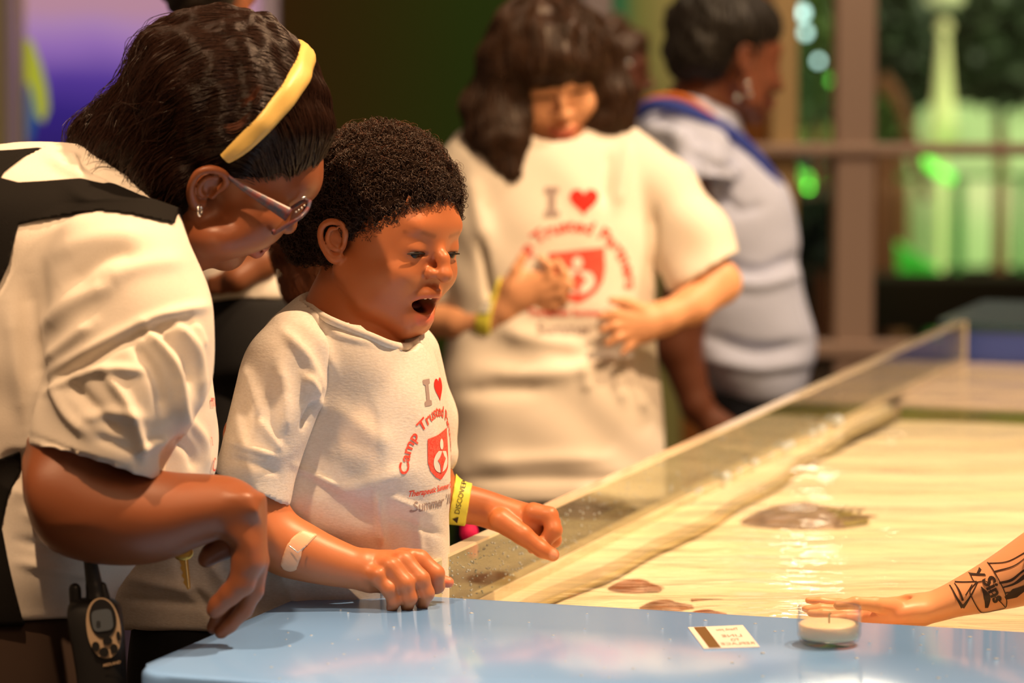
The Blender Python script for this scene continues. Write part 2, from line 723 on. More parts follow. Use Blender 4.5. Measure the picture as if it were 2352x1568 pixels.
def clear_mat(name, tint_c, ior, rough, bump=None, scale=1.0, boost=0.0):
    """see-through surface: fresnel mix of a clear layer and a mirror layer"""
    m = bpy.data.materials.new(name)
    m.use_nodes = True
    nt = m.node_tree
    nt.nodes.clear()
    out = nt.nodes.new('ShaderNodeOutputMaterial')
    tr = nt.nodes.new('ShaderNodeBsdfTransparent')
    tr.inputs[0].default_value = (*tint_c, 1)
    gl = nt.nodes.new('ShaderNodeBsdfGlossy')
    gl.inputs['Roughness'].default_value = rough
    lw = nt.nodes.new('ShaderNodeLayerWeight')
    lw.inputs[0].default_value = .5
    pw = nt.nodes.new('ShaderNodeMath')
    pw.operation = 'POWER'
    pw.inputs[1].default_value = 5
    nt.links.new(lw.outputs['Facing'], pw.inputs[0])
    f0 = ((ior - 1) / (ior + 1)) ** 2
    fr = nt.nodes.new('ShaderNodeMath')
    fr.operation = 'MULTIPLY_ADD'
    fr.inputs[1].default_value = 1 - f0
    fr.inputs[2].default_value = f0
    nt.links.new(pw.outputs[0], fr.inputs[0])
    mx = nt.nodes.new('ShaderNodeMixShader')
    ma = nt.nodes.new('ShaderNodeMath')
    ma.operation = 'MULTIPLY_ADD'
    ma.inputs[1].default_value = scale
    ma.inputs[2].default_value = boost
    ma.use_clamp = True
    nt.links.new(fr.outputs[0], ma.inputs[0])
    nt.links.new(ma.outputs[0], mx.inputs[0])
    nt.links.new(tr.outputs[0], mx.inputs[1])
    nt.links.new(gl.outputs[0], mx.inputs[2])
    nt.links.new(mx.outputs[0], out.inputs[0])
    if bump:
        geo = nt.nodes.new('ShaderNodeNewGeometry')
        mp = nt.nodes.new('ShaderNodeMapping')
        mp.inputs['Scale'].default_value = bump[3]
        nz = nt.nodes.new('ShaderNodeTexNoise')
        nz.inputs['Scale'].default_value = bump[0]
        nz.inputs['Detail'].default_value = 3
        bp = nt.nodes.new('ShaderNodeBump')
        bp.inputs['Strength'].default_value = bump[1]
        bp.inputs['Distance'].default_value = bump[2]
        nt.links.new(geo.outputs['Position'], mp.inputs[0])
        nt.links.new(mp.outputs[0], nz.inputs['Vector'])
        nt.links.new(nz.outputs['Fac'], bp.inputs['Height'])
        nt.links.new(bp.outputs[0], gl.inputs['Normal'])
        nt.links.new(bp.outputs[0], lw.inputs['Normal'])
    return m


M = {}
M['cotton'] = mat('white_cotton', (.82, .76, .67), .9, .2, noise=(900, (.72, .66, .57), .5), bump=(700, .25, .0006), sheen=.1)
M['cotton_old'] = mat('washed_cotton', (.78, .74, .68), .92, .15, noise=(260, (.68, .63, .56), .7, (1, 1, 2.5)), bump=(200, .3, .001, (1, 1, 2.5)))
M['skin'] = mat('skin', (.4, .2, .1), .42, .45, attr=True, sss=.12, bump=(500, .12, .0004))
M['skin_soft'] = mat('skin_plain', (.4, .2, .1), .45, .4, attr=True, bump=(400, .1, .0004))
M['hair_black'] = mat('dark_straight_hair', (.022, .008, .004), .28, .45)
M['hair_curl'] = mat('dark_curly_hair', (.040, .018, .009), .40, .5)
M['hair_base'] = mat('dark_hair_underlayer', (.012, .006, .004), .95, .1)
M['hair_brown'] = mat('brown_hair', (.06, .026, .012), .42, .5)
M['hair_red'] = mat('red_brown_hair', (.12, .035, .012), .5, .4)
M['hair_coarse'] = mat('black_braided_hair', (.012, .009, .007), .5, .4)
M['black_cloth'] = mat('black_cloth', (.012, .012, .013), .85, .2, bump=(300, .3, .001))
M['webbing'] = mat('black_webbing', (.008, .007, .006), .85, .15, bump=(900, .5, .0006))
M['khaki'] = mat('dark_brown_cloth', (.045, .028, .02), .9, .2)
M['navy'] = mat('navy_denim', (.008, .009, .014), .9, .2)
M['blue_shirt'] = mat('pale_blue_jersey', (.60, .66, .88), .85, .2, bump=(120, .5, .003, (1, 1, .3)))
M['blue_trim'] = mat('royal_blue_trim', (.04, .07, .38), .7, .3)
M['orange'] = mat('orange_strap', (.8, .2, .03), .7, .3)
M['yellow_band'] = mat('yellow_paper_band', (.82, .80, .10), .5, .4)
M['white_band'] = mat('white_paper', (.8, .8, .75), .5, .4)
M['headband'] = mat('mustard_headband', (.72, .50, .14), .45, .5, bump=(300, .2, .001))
M['bandage'] = mat('tan_bandage', (.80, .46, .28), .4, .5, bump=(900, .3, .0004))
M['gold'] = mat('brass', (.75, .48, .12), .3, .5, 1)
M['silver'] = mat('silver', (.8, .78, .75), .2, .5, 1)
M['glasses'] = mat('tortoise_frame', (.045, .06, .10), .35, .35, noise=(170, (.20, .04, .03), .8))
M['lens'] = clear_mat('spectacle_lens', (.9, .75, .6), 1.5, .03)
M['black_plastic'] = mat('black_plastic', (.012, .012, .012), .4, .5)
M['beige_plastic'] = mat('champagne_plastic', (.5, .37, .24), .4, .5)
M['lcd'] = mat('grey_screen', (.10, .12, .14), .2, .6)
M['lips'] = mat('lips', (.5, .16, .1), .35, .5)
M['teeth'] = mat('teeth', (.85, .74, .55), .3, .5)
M['mouth'] = mat('mouth_inside', (.09, .012, .008), .5, .4)
M['eye'] = mat('eye_white', (.62, .55, .48), .15, .6)
M['iris'] = mat('dark_iris', (.012, .006, .004), .3, .3)
M['lash'] = mat('eyelash', (.01, .006, .004), .6, .2)
M['print_red'] = mat('red_ink', (.78, .055, .035), .8, .2, noise=(500, (.8, .25, .18), .5))
M['print_red2'] = mat('bright_red_ink', (.80, .03, .02), .8, .2)
M['print_grey'] = mat('grey_ink', (.36, .28, .26), .85, .2)
M['print_white'] = mat('bare_cotton', (.80, .765, .70), .9, .2)
M['ink'] = mat('tattoo_ink', (.05, .03, .022), .5, .3)
M['blue_top'] = mat('pale_blue_laminate', (.22, .47, 1.0), .13, .4, noise=(3, (.24, .49, 1.0), .6))
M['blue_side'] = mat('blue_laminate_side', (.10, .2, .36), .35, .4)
M['deep_blue'] = mat('deep_blue_laminate', (.06, .10, .38), .3, .4)
M['reflecting_deck_top'] = mat('reflecting_deck_top', (.035, .08, .11), .2, .5)  # dark greenish reflection put into the colour of the deck top
M['sand'] = mat('sand', (.74, .70, .60), .95, .1, noise=(5, (.70, .64, .44), .5, (.35, 2.2, 1)), bump=(24, .15, .006, (.5, 2, 1)))
M['ledge'] = mat('pale_ledge', (.80, .68, .66), .8, .2, noise=(3, (.55, .46, .36), .6))
M['ledge_edge'] = mat('greenish_edge', (.20, .22, .06), .8, .2, noise=(4, (.12, .3, .03), .8))  # olive with patches of brighter green
M['seam'] = mat('tank_seam', (.42, .36, .20), .7, .3)
M['acrylic'] = clear_mat('clear_acrylic', (.90, .91, .78), 1.49, .06, scale=1.4, boost=.07)
M['acrylic_edge'] = mat('polished_acrylic_edge', (.75, .66, .50), .12, .7, coat=.6)
M['drop'] = mat('water_drop', (.62, .72, .80), .04, .9, trans=.25)
M['water'] = clear_mat('tank_water', (.99, .97, .88), 1.33, .03, bump=(9, .35, .02, (.5, 1.6, 1)), scale=.75)
M['wall_green'] = mat('dark_green_wall', (.03, .06, .006), .9, .1)
M['frame'] = mat('brown_window_frame', (.34, .23, .18), .5, .4)
M['floor'] = mat('dark_floor', (.06, .045, .035), .5, .3)
# ------------------------------------------------------------------ touch tank and its blue deck
AL = math.atan(2744 / math.hypot(F, 814))
TV = np.array([math.sin(AL), math.cos(AL), 0])      # along the clear wall, away from the camera
NV = np.array([math.cos(AL), -math.sin(AL), 0])     # along the blue deck, to the right
ZT, ZW, ZA = .90, .874, .935                        # deck top, water, top of the clear wall


def round_rect(c, u, v, a0, a1, b0, b1, r, seg=8):
    pts = []
    for (ca, cb, s0) in ((a1 - r, b1 - r, 0), (a0 + r, b1 - r, 90), (a0 + r, b0 + r, 180), (a1 - r, b0 + r, 270)):
        for i in range(seg + 1):
            t = math.radians(s0 + 90 * i / seg)
            p = c + u * (ca + r * math.cos(t)) + v * (cb + r * math.sin(t))
            pts.append((p[0], p[1]))
    return pts


def slab_obj(name, pts, z0, z1, material, parent=None, bev=.006, label=None):
    bm = bmesh.new()
    b, t = prism(bm, pts, z0, z1)
    if bev:
        es = [e for e in bm.edges if abs(e.verts[0].co.z - e.verts[1].co.z) < 1e-6]
        bmesh.ops.bevel(bm, geom=es, offset=bev, segments=3, profile=.5, affect='EDGES')
    o = bm_obj(name, bm, material, parent, True, label)
    return o


C0 = ground(728, 1354, ZT)
C1 = ground(293, 1546, ZT)
DW = float(np.dot(C0 - C1, TV))
deck = empty('tank_deck', (C0[0], C0[1], 0), 'glossy pale blue deck with a rounded corner in front of the touch tank', 'counter')
slab_obj('top', round_rect(C0, NV, -TV, 0, 1.9, 0, DW, .045), ZT - .035, ZT, M['blue_top'], deck)
slab_obj('base', round_rect(C0, NV, -TV, .06, 1.84, .03, DW - .06, .03), .0, ZT - .035, M['blue_side'], deck)

A0 = ground(1040, 1268, ZA)
sh = float(np.dot(C0 - A0, TV)) + .004
A0 = A0 + TV * sh
A0[2] = 0
A1 = ground(2215, 737, ZA)
AL_ = float(np.dot(A1 - A0, TV))
bar = empty('acrylic_barrier', tuple(A0), 'long clear acrylic wall with a bright polished top edge along the touch tank', 'barrier')


def tbox(name, a0, a1, b0, b1, z0, z1, material, parent=None, bev=0, org=None, label=None):
    """box given along TV (a) and NV (b) from the wall's near end"""
    org = A0 if org is None else org
    bm = bmesh.new()
    c = org + TV * (a0 + a1) / 2 + NV * (b0 + b1) / 2
    add_box(bm, (c[0], c[1], (z0 + z1) / 2), (a1 - a0, b1 - b0, z1 - z0), (Vector(TV), Vector(NV), Vector((0, 0, 1))), bev)
    return bm_obj(name, bm, material, parent, label=label)


tbox('foot', 0, AL_, -.017, .001, ZW - .09, ZW + .001, M['acrylic_edge'], bar, label='pale foot of the wall at the water line')
tbox('panel', 0, AL_, -.016, 0, ZW + .001, ZA - .003, M['acrylic'], bar)
tbox('top_edge', 0, AL_, -.016, 0, ZA - .003, ZA, M['acrylic_edge'], bar, label='bright polished top edge')
tbox('end_edge', AL_ - .004, AL_, -.018, .003, ZW - .05, ZA, M['acrylic_edge'], bar, label='bright vertical far edge')
# water beads on the inside of the wall
tv = []
for i in range(300):
    a = abs(rng.normal(0, .42)) + .02
    zz = rng.uniform(ZW + .004, ZA - .006)
    r = rng.uniform(.0004, .0013)
    c = A0 + TV * a + NV * (.0004)
    tv.append(((c[0], c[1], zz), r))


def beads(name, items, material, label, cat, parent=None, flat=1.0):
    VV, FF, off = [], [], 0
    bm = bmesh.new()
    bmesh.ops.create_icosphere(bm, subdivisions=1, radius=1)
    bv = np.array([v.co[:] for v in bm.verts])
    bf = np.array([[v.index for v in f.verts] for f in bm.faces])
    bm.free()
    for c, r in items:
        s = np.array([1, 1, flat]) * r
        VV.append(bv * s + np.array(c))
        FF.append(bf + off)
        off += len(bv)
    o = mesh_np(name, np.concatenate(VV), np.concatenate(FF), material, parent, True)
    if parent is None: props(o, label, cat, None, 'stuff')
    else: o['kind'] = 'stuff'
    return o


beads('droplets', tv, M['drop'], '', '', bar)

TK = empty('touch_tank', tuple(A0 + TV * 1.0 + NV * .7), 'open touch tank with a pale sandy bottom under shallow water', 'tank')
TKo = TK
tbox('cabinet', -.0, AL_, -.0, 1.45, 0, ZW - .09, M['khaki'], TK)
# sandy bottom as a gently rippled sheet
NA, NB = 120, 80
ga, gb = np.meshgrid(np.linspace(.02, AL_ - .5, NA), np.linspace(.03, 1.42, NB), indexing='ij')
zz = ZW - .031 + .0008 * np.sin(ga * 9 + 1.6 * np.sin(gb * 6)) + .0006 * np.sin(ga * 23 + gb * 11) + .0006 * np.sin(gb * 17 - ga * 4)
P = A0[None, None] + ga[..., None] * TV + gb[..., None] * NV
P[..., 2] = zz
ii = (np.arange(NA - 1)[:, None] * NB + np.arange(NB - 1)[None]).ravel()
mesh_np('sand_bed', P.reshape(-1, 3), np.stack([ii, ii + NB, ii + NB + 1, ii + 1], 1), M['sand'], TK)
# side ledge with a wavering seam, far shelf
pts = [(a, float(np.interp(a, [0, .35, .7, 1.1, 1.6, 3], [.014, .030, .044, .040, .016, .012])) + .004 * math.sin(a * 17)) for a in np.linspace(0, AL_ - .5, 60)]
bm = bmesh.new()
pl = [A0 + TV * a + NV * b for a, b in pts] + [A0 + TV * (AL_ - .5) + NV * .001, A0 + NV * .001]
prism(bm, [(p[0], p[1]) for p in pl], ZW - .085, ZW - .012)
bm_obj('side_ledge', bm, M['sand'], TK)
sv, sq = tubes([(np.array([A0 + TV * a + NV * (b + .004) + np.array([0, 0, ZW - .026]) for a, b in pts]), .0035)], 6)
mesh_np('seam', sv, sq, M['seam'], TK)
tbox('far_shelf', AL_ - .62, AL_ + .02, .001, 1.42, ZW - .085, ZW - .012, M['ledge'], TK)
tbox('shelf_edge', AL_ - .645, AL_ - .621, .03, 1.42, ZW - .085, ZW - .014, M['ledge_edge'], TK, label='greenish edge of the far shelf')

# water
NA, NB = 60, 40
ga, gb = np.meshgrid(np.linspace(.001, AL_ - .001, NA), np.linspace(.001, 1.44, NB), indexing='ij')
P = A0[None, None] + ga[..., None] * TV + gb[..., None] * NV
P[..., 2] = ZW + .0012 * np.sin(ga * 31 + 3 * np.sin(gb * 9)) + .001 * np.sin(gb * 41 + 2 * np.sin(ga * 13))
ii = (np.arange(NA - 1)[:, None] * NB + np.arange(NB - 1)[None]).ravel()
wt = mesh_np('tank_water', P.reshape(-1, 3), np.stack([ii, ii + NB, ii + NB + 1, ii + 1], 1), M['water'])
props(wt, 'clear shallow water with small ripples filling the touch tank', 'water', None, 'stuff')
# beads added along the wall to carry the sparkles of the water line
ml = []
for px, py, r in ((1660, 1098, .0042), (1733, 1065, .0032), (1795, 1030, .0034), (1812, 1024, .0036), (1850, 998, .003), (1880, 988, .0036), (1915, 969, .005), (1600, 1128, .002), (1700, 1083, .002), (1770, 1047, .0016), (1590, 1132, .0018)):
    g = ground(px, py, ZW)
    b_ = float(np.dot(g - A0, TV))
    g = A0 + TV * b_ + NV * .006
    ml.append(((g[0], g[1], ZW + .002), r * 1.8))
beads('sparkle_beads', ml, M['drop'], 'added glossy beads carrying the sparkles along the foot of the clear wall', 'water beads')

# far blue deck
fd = empty('far_deck', tuple(A1 * np.array([1, 1, 0]) + TV * .3), 'deep blue deck closing the far end of the touch tank', 'counter')
OF = A1 * np.array([1, 1, 0])
bm = bmesh.new()
prism(bm, round_rect(OF + TV * .03, NV, TV, -.055, 1.5, 0, .42, .02), ZA - .02, ZA - .004)
bm_obj('top', bm, M['reflecting_deck_top'], fd)
bm = bmesh.new()
prism(bm, round_rect(OF + TV * .032, NV, TV, -.05, 1.49, 0, .41, .02), 0, ZA - .0205)
bm_obj('base', bm, M['deep_blue'], fd)


# horseshoe crabs in the tank
def crab(name, px, py, w, l, ang, color, label, tail=True, spines=True, z=None, lift=0.0):
    z = ZW - .0315 + lift
    c = ground(px, py, z)
    e = empty(name, tuple(c), label, 'crab', 'horseshoe crabs on the sand')
    ca, sa = math.cos(ang), math.sin(ang)
    u, v = np.array([ca, sa, 0]), np.array([-sa, ca, 0])
    m = mat('shell', color, .45, .5, noise=(60, tuple(x * .45 for x in color), .8), bump=(70, .6, .004))
    n1, n2 = 20, 40
    VV = []
    for i in range(n1 + 1):
        r = i / n1
        for j in range(n2):
            t = 2 * math.pi * j / n2
            x, y = r * math.cos(t), r * math.sin(t)
            if x < 0: x *= .55 + .25 * abs(y)
            h = .36 * (1 - r ** 2.4) + .05 * math.exp(-(y / .12) ** 2) * (1 - r) + .04 * math.exp(-((abs(y) - .42) / .1) ** 2) * (1 - r)
            VV.append(c + u * x * l * .55 + v * y * w * .5 + np.array([0, 0, h * w * .5]))
    i, j = np.meshgrid(np.arange(n1), np.arange(n2), indexing='ij')
    q = np.stack([i * n2 + j, i * n2 + (j + 1) % n2, (i + 1) * n2 + (j + 1) % n2, (i + 1) * n2 + j], -1).reshape(-1, 4)
    mesh_np('front_shell', np.array(VV), q, m, e)
    # abdomen
    VV = []
    for i in range(n1 + 1):
        a = i / n1
        x = -.30 - a * .62
        hw = (.42 - .25 * a) * (1 + .05 * math.sin(i * 2.2))
        for j in range(n2 + 1):
            y = -1 + 2 * j / n2
            VV.append(c + u * x * l * .55 + v * y * hw * w + np.array([0, 0, (.02 + .30 * (1 - abs(y) ** 2.2) * (1 - .6 * a)) * w * .45]))
    i, j = np.meshgrid(np.arange(n1), np.arange(n2), indexing='ij')
    q = np.stack([i * (n2 + 1) + j, i * (n2 + 1) + j + 1, (i + 1) * (n2 + 1) + j + 1, (i + 1) * (n2 + 1) + j], -1).reshape(-1, 4)
    mesh_np('rear_shell', np.array(VV), q, m if not spines or w < .1 else mat('olive_shell', (.27, .23, .05), .45, .5, noise=(60, (.10, .09, .02), .8), bump=(70, .6, .004)), e)
    if spines:
        for sgn in (-1, 1):
            ps = []
            for k in range(5):
                a = .1 + k * .2
                b0 = c + u * (-.3 - a * .62) * l * .55 + v * sgn * (.40 - .25 * a) * w + np.array([0, 0, .01])
                ps.append((np.array([b0, b0 + v * sgn * .10 * w - u * .10 * w + np.array([0, 0, .002])]), [w * .02, w * .004]))
            tv_, tq_ = tubes(ps, 5)
            mesh_np('spine_row', tv_, tq_, m, e)
    if tail:
        b0 = c - u * l * .5 + np.array([0, 0, .008])
        tv_, tq_ = tubes([(spline([b0, b0 - u * l * .3, b0 - u * l * .62 + v * l * .05], 8), np.linspace(w * .035, w * .006, 8))], 6)
        mesh_np('tail', tv_, tq_, m, e)
    return e


crab('horseshoe_crab', 1850, 1200, .125, .15, math.pi + .1, (.33, .25, .20), 'large grey and olive horseshoe crab in the middle of the tank', tail=False)
crab('horseshoe_crab', 1462, 1352, .055, .058, 2.8, (.30, .10, .04), 'small reddish brown horseshoe crab nearer the clear wall', tail=False, spines=False)
crab('horseshoe_crab', 1530, 1398, .05, .056, 3.4, (.28, .13, .07), 'brown horseshoe crab partly hidden by the edge of the blue deck', spines=False)
crab('horseshoe_crab', 1590, 1170, .075, .08, 2.9, (.42, .34, .18), 'pale sandy horseshoe crab lying faint beside the clear wall', tail=False, spines=False, lift=-.012)
crab('horseshoe_crab', 1625, 1412, .03, .04, 3.1, (.26, .08, .04), 'small dark horseshoe crab barely showing over the deck edge', tail=False, spines=False)

# ------------------------------------------------------------------ things on the deck
# water drops
items = []
for i in range(90):
    px, py = rng.uniform(560, 2340), rng.uniform(1372, 1560)
    g = ground(px, py, ZT)
    if np.dot(g - C0, TV) < -.012 and np.dot(g - C0, NV) > .03 and not (1570 < px < 1760 and 1425 < py < 1500):
        items.append((tuple(g), rng.uniform(.0006, .0019)))
for px, py in ((1735, 1432), (1620, 1425), (1752, 1500), (1967, 1512), (2120, 1457), (2228, 1463), (2270, 1492), (2288, 1513), (1780, 1450), (895, 1376), (910, 1376), (1067, 1377), (1083, 1408), (2155, 1557), (1682, 1522)):
    g = ground(px, py, ZT)
    items.append((tuple(g), rng.uniform(.0016, .0028)))
beads('water_drops', items, M['drop'], 'scattered clear water drops on the blue deck', 'water drops', flat=.45)

# tealight in a clear cup
gc = ground(1904, 1480, ZT)
cup = empty('tealight_candle', tuple(gc), 'cream tealight in a clear round cup on the blue deck', 'candle')


def lathe(name, prof, loc, material, parent, seg=40, label=None):
    VV = [[loc[0] + r * math.cos(2 * math.pi * j / seg), loc[1] + r * math.sin(2 * math.pi * j / seg), loc[2] + z] for r, z in prof for j in range(seg)]
    n = len(prof)
    i, j = np.meshgrid(np.arange(n - 1), np.arange(seg), indexing='ij')
    q = np.stack([i * seg + j, i * seg + (j + 1) % seg, (i + 1) * seg + (j + 1) % seg, (i + 1) * seg + j], -1).reshape(-1, 4)
    return mesh_np(name, np.array(VV), q, material, parent, True, label=label)


cr = 75 * 3.15 / F
M['cup'] = clear_mat('clear_plastic_cup', (.97, .97, .95), 1.45, .02, boost=.03)
lathe('cup', [(0, .0015), (cr * .8, .001), (cr * .92, .004), (cr, .010), (cr, .034), (cr * .985, .0352), (cr * .95, .034), (cr * .95, .010), (cr * .85, .005), (0, .004)], gc, M['cup'], cup, label='clear cup')
M['wax'] = mat('cream_wax', (.86, .72, .48), .4, .4, sss=.3)
lathe('wax', [(0, .006), (cr * .9, .007), (cr * .945, .010), (cr * .945, .019), (cr * .90, .0205), (0, .020)], gc, M['wax'], cup)
tv_, tq_ = tubes([(np.array([gc + [0, 0, .019], gc + [0, .0005, .027], gc + [.001, 0, .030]]), .0008)], 6)
mesh_np('wick', tv_, tq_, M['seam'], cup)


# flat shapes and lettering
def text2d(s, size=1.0, bold=0.0, shear=0.0, align='CENTER'):
    cu = bpy.data.curves.new('t', 'FONT')
    cu.body = s
    cu.size = size
    cu.offset = bold
    cu.shear = shear
    cu.align_x = align
    cu.align_y = 'CENTER'
    cu.resolution_u = 3
    o = bpy.data.objects.new('t', cu)
    COL.objects.link(o)
    dg = bpy.context.evaluated_depsgraph_get()
    me = bpy.data.meshes.new_from_object(o.evaluated_get(dg))
    bpy.data.objects.remove(o)
    bpy.data.curves.remove(cu)
    v = np.array([x.co[:2] for x in me.vertices]).reshape(-1, 2)
    f = [tuple(p.vertices) for p in me.polygons]
    bpy.data.meshes.remove(me)
    return v, f


def poly2d(loops):
    cu = bpy.data.curves.new('c', 'CURVE')
    cu.dimensions = '2D'
    cu.fill_mode = 'BOTH'
    for L in loops:
        sp_ = cu.splines.new('POLY')
        sp_.points.add(len(L) - 1)
        for p, (x, y) in zip(sp_.points, L): p.co = (x, y, 0, 1)
        sp_.use_cyclic_u = True
    o = bpy.data.objects.new('c', cu)
    COL.objects.link(o)
    dg = bpy.context.evaluated_depsgraph_get()
    me = bpy.data.meshes.new_from_object(o.evaluated_get(dg))
    bpy.data.objects.remove(o)
    bpy.data.curves.remove(cu)
    v = np.array([x.co[:2] for x in me.vertices]).reshape(-1, 2)
    f = [tuple(p.vertices) for p in me.polygons]
    bpy.data.meshes.remove(me)
    return v, f


def refine(v, f, L):
    bm = bmesh.new()
    vs = [bm.verts.new((x, y, 0)) for x, y in v]
    for q in f:
        try: bm.faces.new([vs[i] for i in q])
        except ValueError: pass
    bmesh.ops.triangulate(bm, faces=bm.faces[:])
    for _ in range(5):
        es = [e for e in bm.edges if e.calc_length() > L]
        if not es: break
        bmesh.ops.subdivide_edges(bm, edges=es, cuts=1)
        bmesh.ops.triangulate(bm, faces=bm.faces[:])
    bm.verts.index_update()
    v = np.array([x.co[:2] for x in bm.verts])
    f = [tuple(x.index for x in q.verts) for q in bm.faces]
    bm.free()
    return v, f


def project(name, obj_tree, v, f, A, du, dv, dn, sc, material, parent, lift=.0012, L=.006, label=None):
    """lays a flat print (v,f in print units) onto a surface: A metric camera-space anchor"""
    v, f = refine(v, f, L / sc)
    du, dv, dn = [np.array(x, float) / np.linalg.norm(x) for x in (du, dv, dn)]
    out, okv = [], []
    for x, y in v:
        p = A + du * x * sc + dv * y * sc - dn * .25
        hit, no, _, _ = obj_tree.ray_cast(Vector(p), Vector(dn))
        if hit is None:
            out.append(p)
            okv.append(False)
        else:
            no = np.array(no)
            if no @ dn > 0: no = -no
            out.append(np.array(hit) - dn * lift * .4 + no * lift)
            okv.append(True)
    out = np.array(out)
    ff = []
    for q in f:
        if all(okv[i] for i in q):
            m = max(np.linalg.norm(out[q[i]] - out[q[i - 1]]) for i in range(len(q)))
            if m < L * 8: ff.append(q)
    if not ff: return None
    return mesh_np(name, W(out), ff, material, parent, False, label=label)


def circ(cx, cy, rx, ry=None, n=28, a0=0, a1=360):
    ry = ry or rx
    return [(cx + rx * math.cos(math.radians(a0 + (a1 - a0) * i / n)), cy + ry * math.sin(math.radians(a0 + (a1 - a0) * i / n))) for i in range(n + (a1 - a0 < 360))]


def heart(cx, cy, w, h):
    L = []
    for i in range(40):
        t = 2 * math.pi * i / 40
        x = 16 * math.sin(t) ** 3 / 32
        y = (13 * math.cos(t) - 5 * math.cos(2 * t) - 2 * math.cos(3 * t) - math.cos(4 * t) + 2.5) / 29
        L.append((cx + x * w, cy + y * h))
    return L


def arc(v, R, cx, cy):
    a = v[:, 0] / R
    return np.stack([cx + (R + v[:, 1]) * np.sin(a), cy + (R + v[:, 1]) * np.cos(a)], 1)


def shirt_print(tree, A, du, dv, dn, sc, parent, L=.006):
    P_ = lambda n, vf, m, lift=.0012: project(n, tree, vf[0], vf[1], A, du, dv, dn, sc, M[m], parent, lift * (.35 if L < .008 else 1), L)
    I = [(-.62, 1.72), (-.34, 1.72), (-.34, 1.62), (-.41, 1.60), (-.41, 1.26), (-.33, 1.24), (-.33, 1.14), (-.63, 1.14), (-.63, 1.24), (-.55, 1.26), (-.55, 1.60), (-.62, 1.62)]
    P_('printed_letter', poly2d([I]), 'print_grey')
    P_('printed_heart', poly2d([heart(.15, 1.42, .56, .52)]), 'print_red2')
    v, f = text2d('Camp Trusted Partners', .36, .008, 0)
    v[:, 0] *= 3.75 / np.ptp(v[:, 0])
    P_('printed_arch', (arc(v, 1.13, -.07, -.17), f), 'print_red')
    sh_ = [(-.55, .42), (.55, .54), (.56, .1), (.52, -.12), (.4, -.32), (.2, -.46), (.04, -.55), (-.2, -.46), (-.42, -.3), (-.52, -.1)]
    P_('printed_shield', poly2d([sh_]), 'print_red')
    P_('printed_figure_head', poly2d([circ(.02, .24, .10, .12)]), 'print_white', .002)
    P_('printed_figure', poly2d([circ(.02, -.12, .34, .26, a0=118, a1=420 - 18)]), 'print_white', .002)
    P_('printed_drop', poly2d([[(.02, .10), (.10, -.02), (.2, -.1), (.1, -.2), (.05, -.38), (-.01, -.38), (-.06, -.2), (-.17, -.1), (-.06, -.02)]]), 'print_red', .0028)
    v, f = text2d('Therapeutic Summer Camp', .19, .004)
    v[:, 0] *= 1.9 / np.ptp(v[:, 0])
    P_('printed_line', (v + [0, -.74], f), 'print_red')
    v, f = text2d("Summer '10", .33, .004)
    v[:, 0] *= 1.55 / np.ptp(v[:, 0])
    P_('printed_date', (v + [0, -1.06], f), 'print_grey')


# plastic card with a brown stripe
g00, g10, g11, g01 = [ground(x, y, ZT) for x, y in ((1580, 1442), (1706, 1437), (1745, 1487), (1617, 1491))]
card = empty('plastic_card', tuple((g00 + g11) / 2), 'white plastic card with a brown stripe lying on the blue deck', 'card')


def quad_obj(name, fr, z0, z1, material, parent, r=0):
    f0, f1, h0, h1 = fr
    P4 = []
    for (a, b) in ((f0, h0), (f1, h0), (f1, h1), (f0, h1)):
        p = g00 * (1 - a) * (1 - b) + g10 * a * (1 - b) + g11 * a * b + g01 * (1 - a) * b
        P4.append((p[0], p[1]))
    bm = bmesh.new()
    prism(bm, P4, z0, z1)
    return bm_obj(name, bm, material, parent)


M['card'] = mat('white_card', (.85, .82, .78), .35, .5)
M['stripe'] = mat('brown_stripe', (.16, .085, .015), .4, .4)
M['cardink'] = mat('grey_print', (.35, .28, .22), .7, .2)
quad_obj('card_body', (0, 1, 0, 1), ZT, ZT + .0009, M['card'], card)
quad_obj('magnetic_stripe', (.10, .31, .02, .98), ZT + .0009, ZT + .0011, M['stripe'], card)
for s_, yy, wd_ in (('REPLACE', .84, .60), ('TO', .67, .16), ('LINE', .48, .36), ('Thank you', .18, .4)):
    v, f = text2d(s_, .14)
    v[:, 0] *= wd_ / np.ptp(v[:, 0])
    U, H = .66 - v[:, 0], yy - v[:, 1] * 1.1
    Pw = g00 * ((1 - U) * (1 - H))[:, None] + g10 * (U * (1 - H))[:, None] + g11 * (U * H)[:, None] + g01 * ((1 - U) * H)[:, None]
    Pw[:, 2] = ZT + .0012
    mesh_np('lettering', Pw, f, M['cardink'], card, False)

# ------------------------------------------------------------------ room and garden behind
YB = 8.2


def wbox(name, px0, px1, py0, py1, Y, th, material, parent=None, kind=None, bev=0):
    a, b = at(px0, py0, Y), at(px1, py1, Y)
    o = box_obj(name, (a[0], Y, b[2]), (b[0], Y + th, a[2]), material, parent, bev)
    if kind: o['kind'] = kind
    return o


fl = box_obj('floor', (-4, -1, -.05), (5, 9, 0), M['floor'])
fl['kind'] = 'structure'


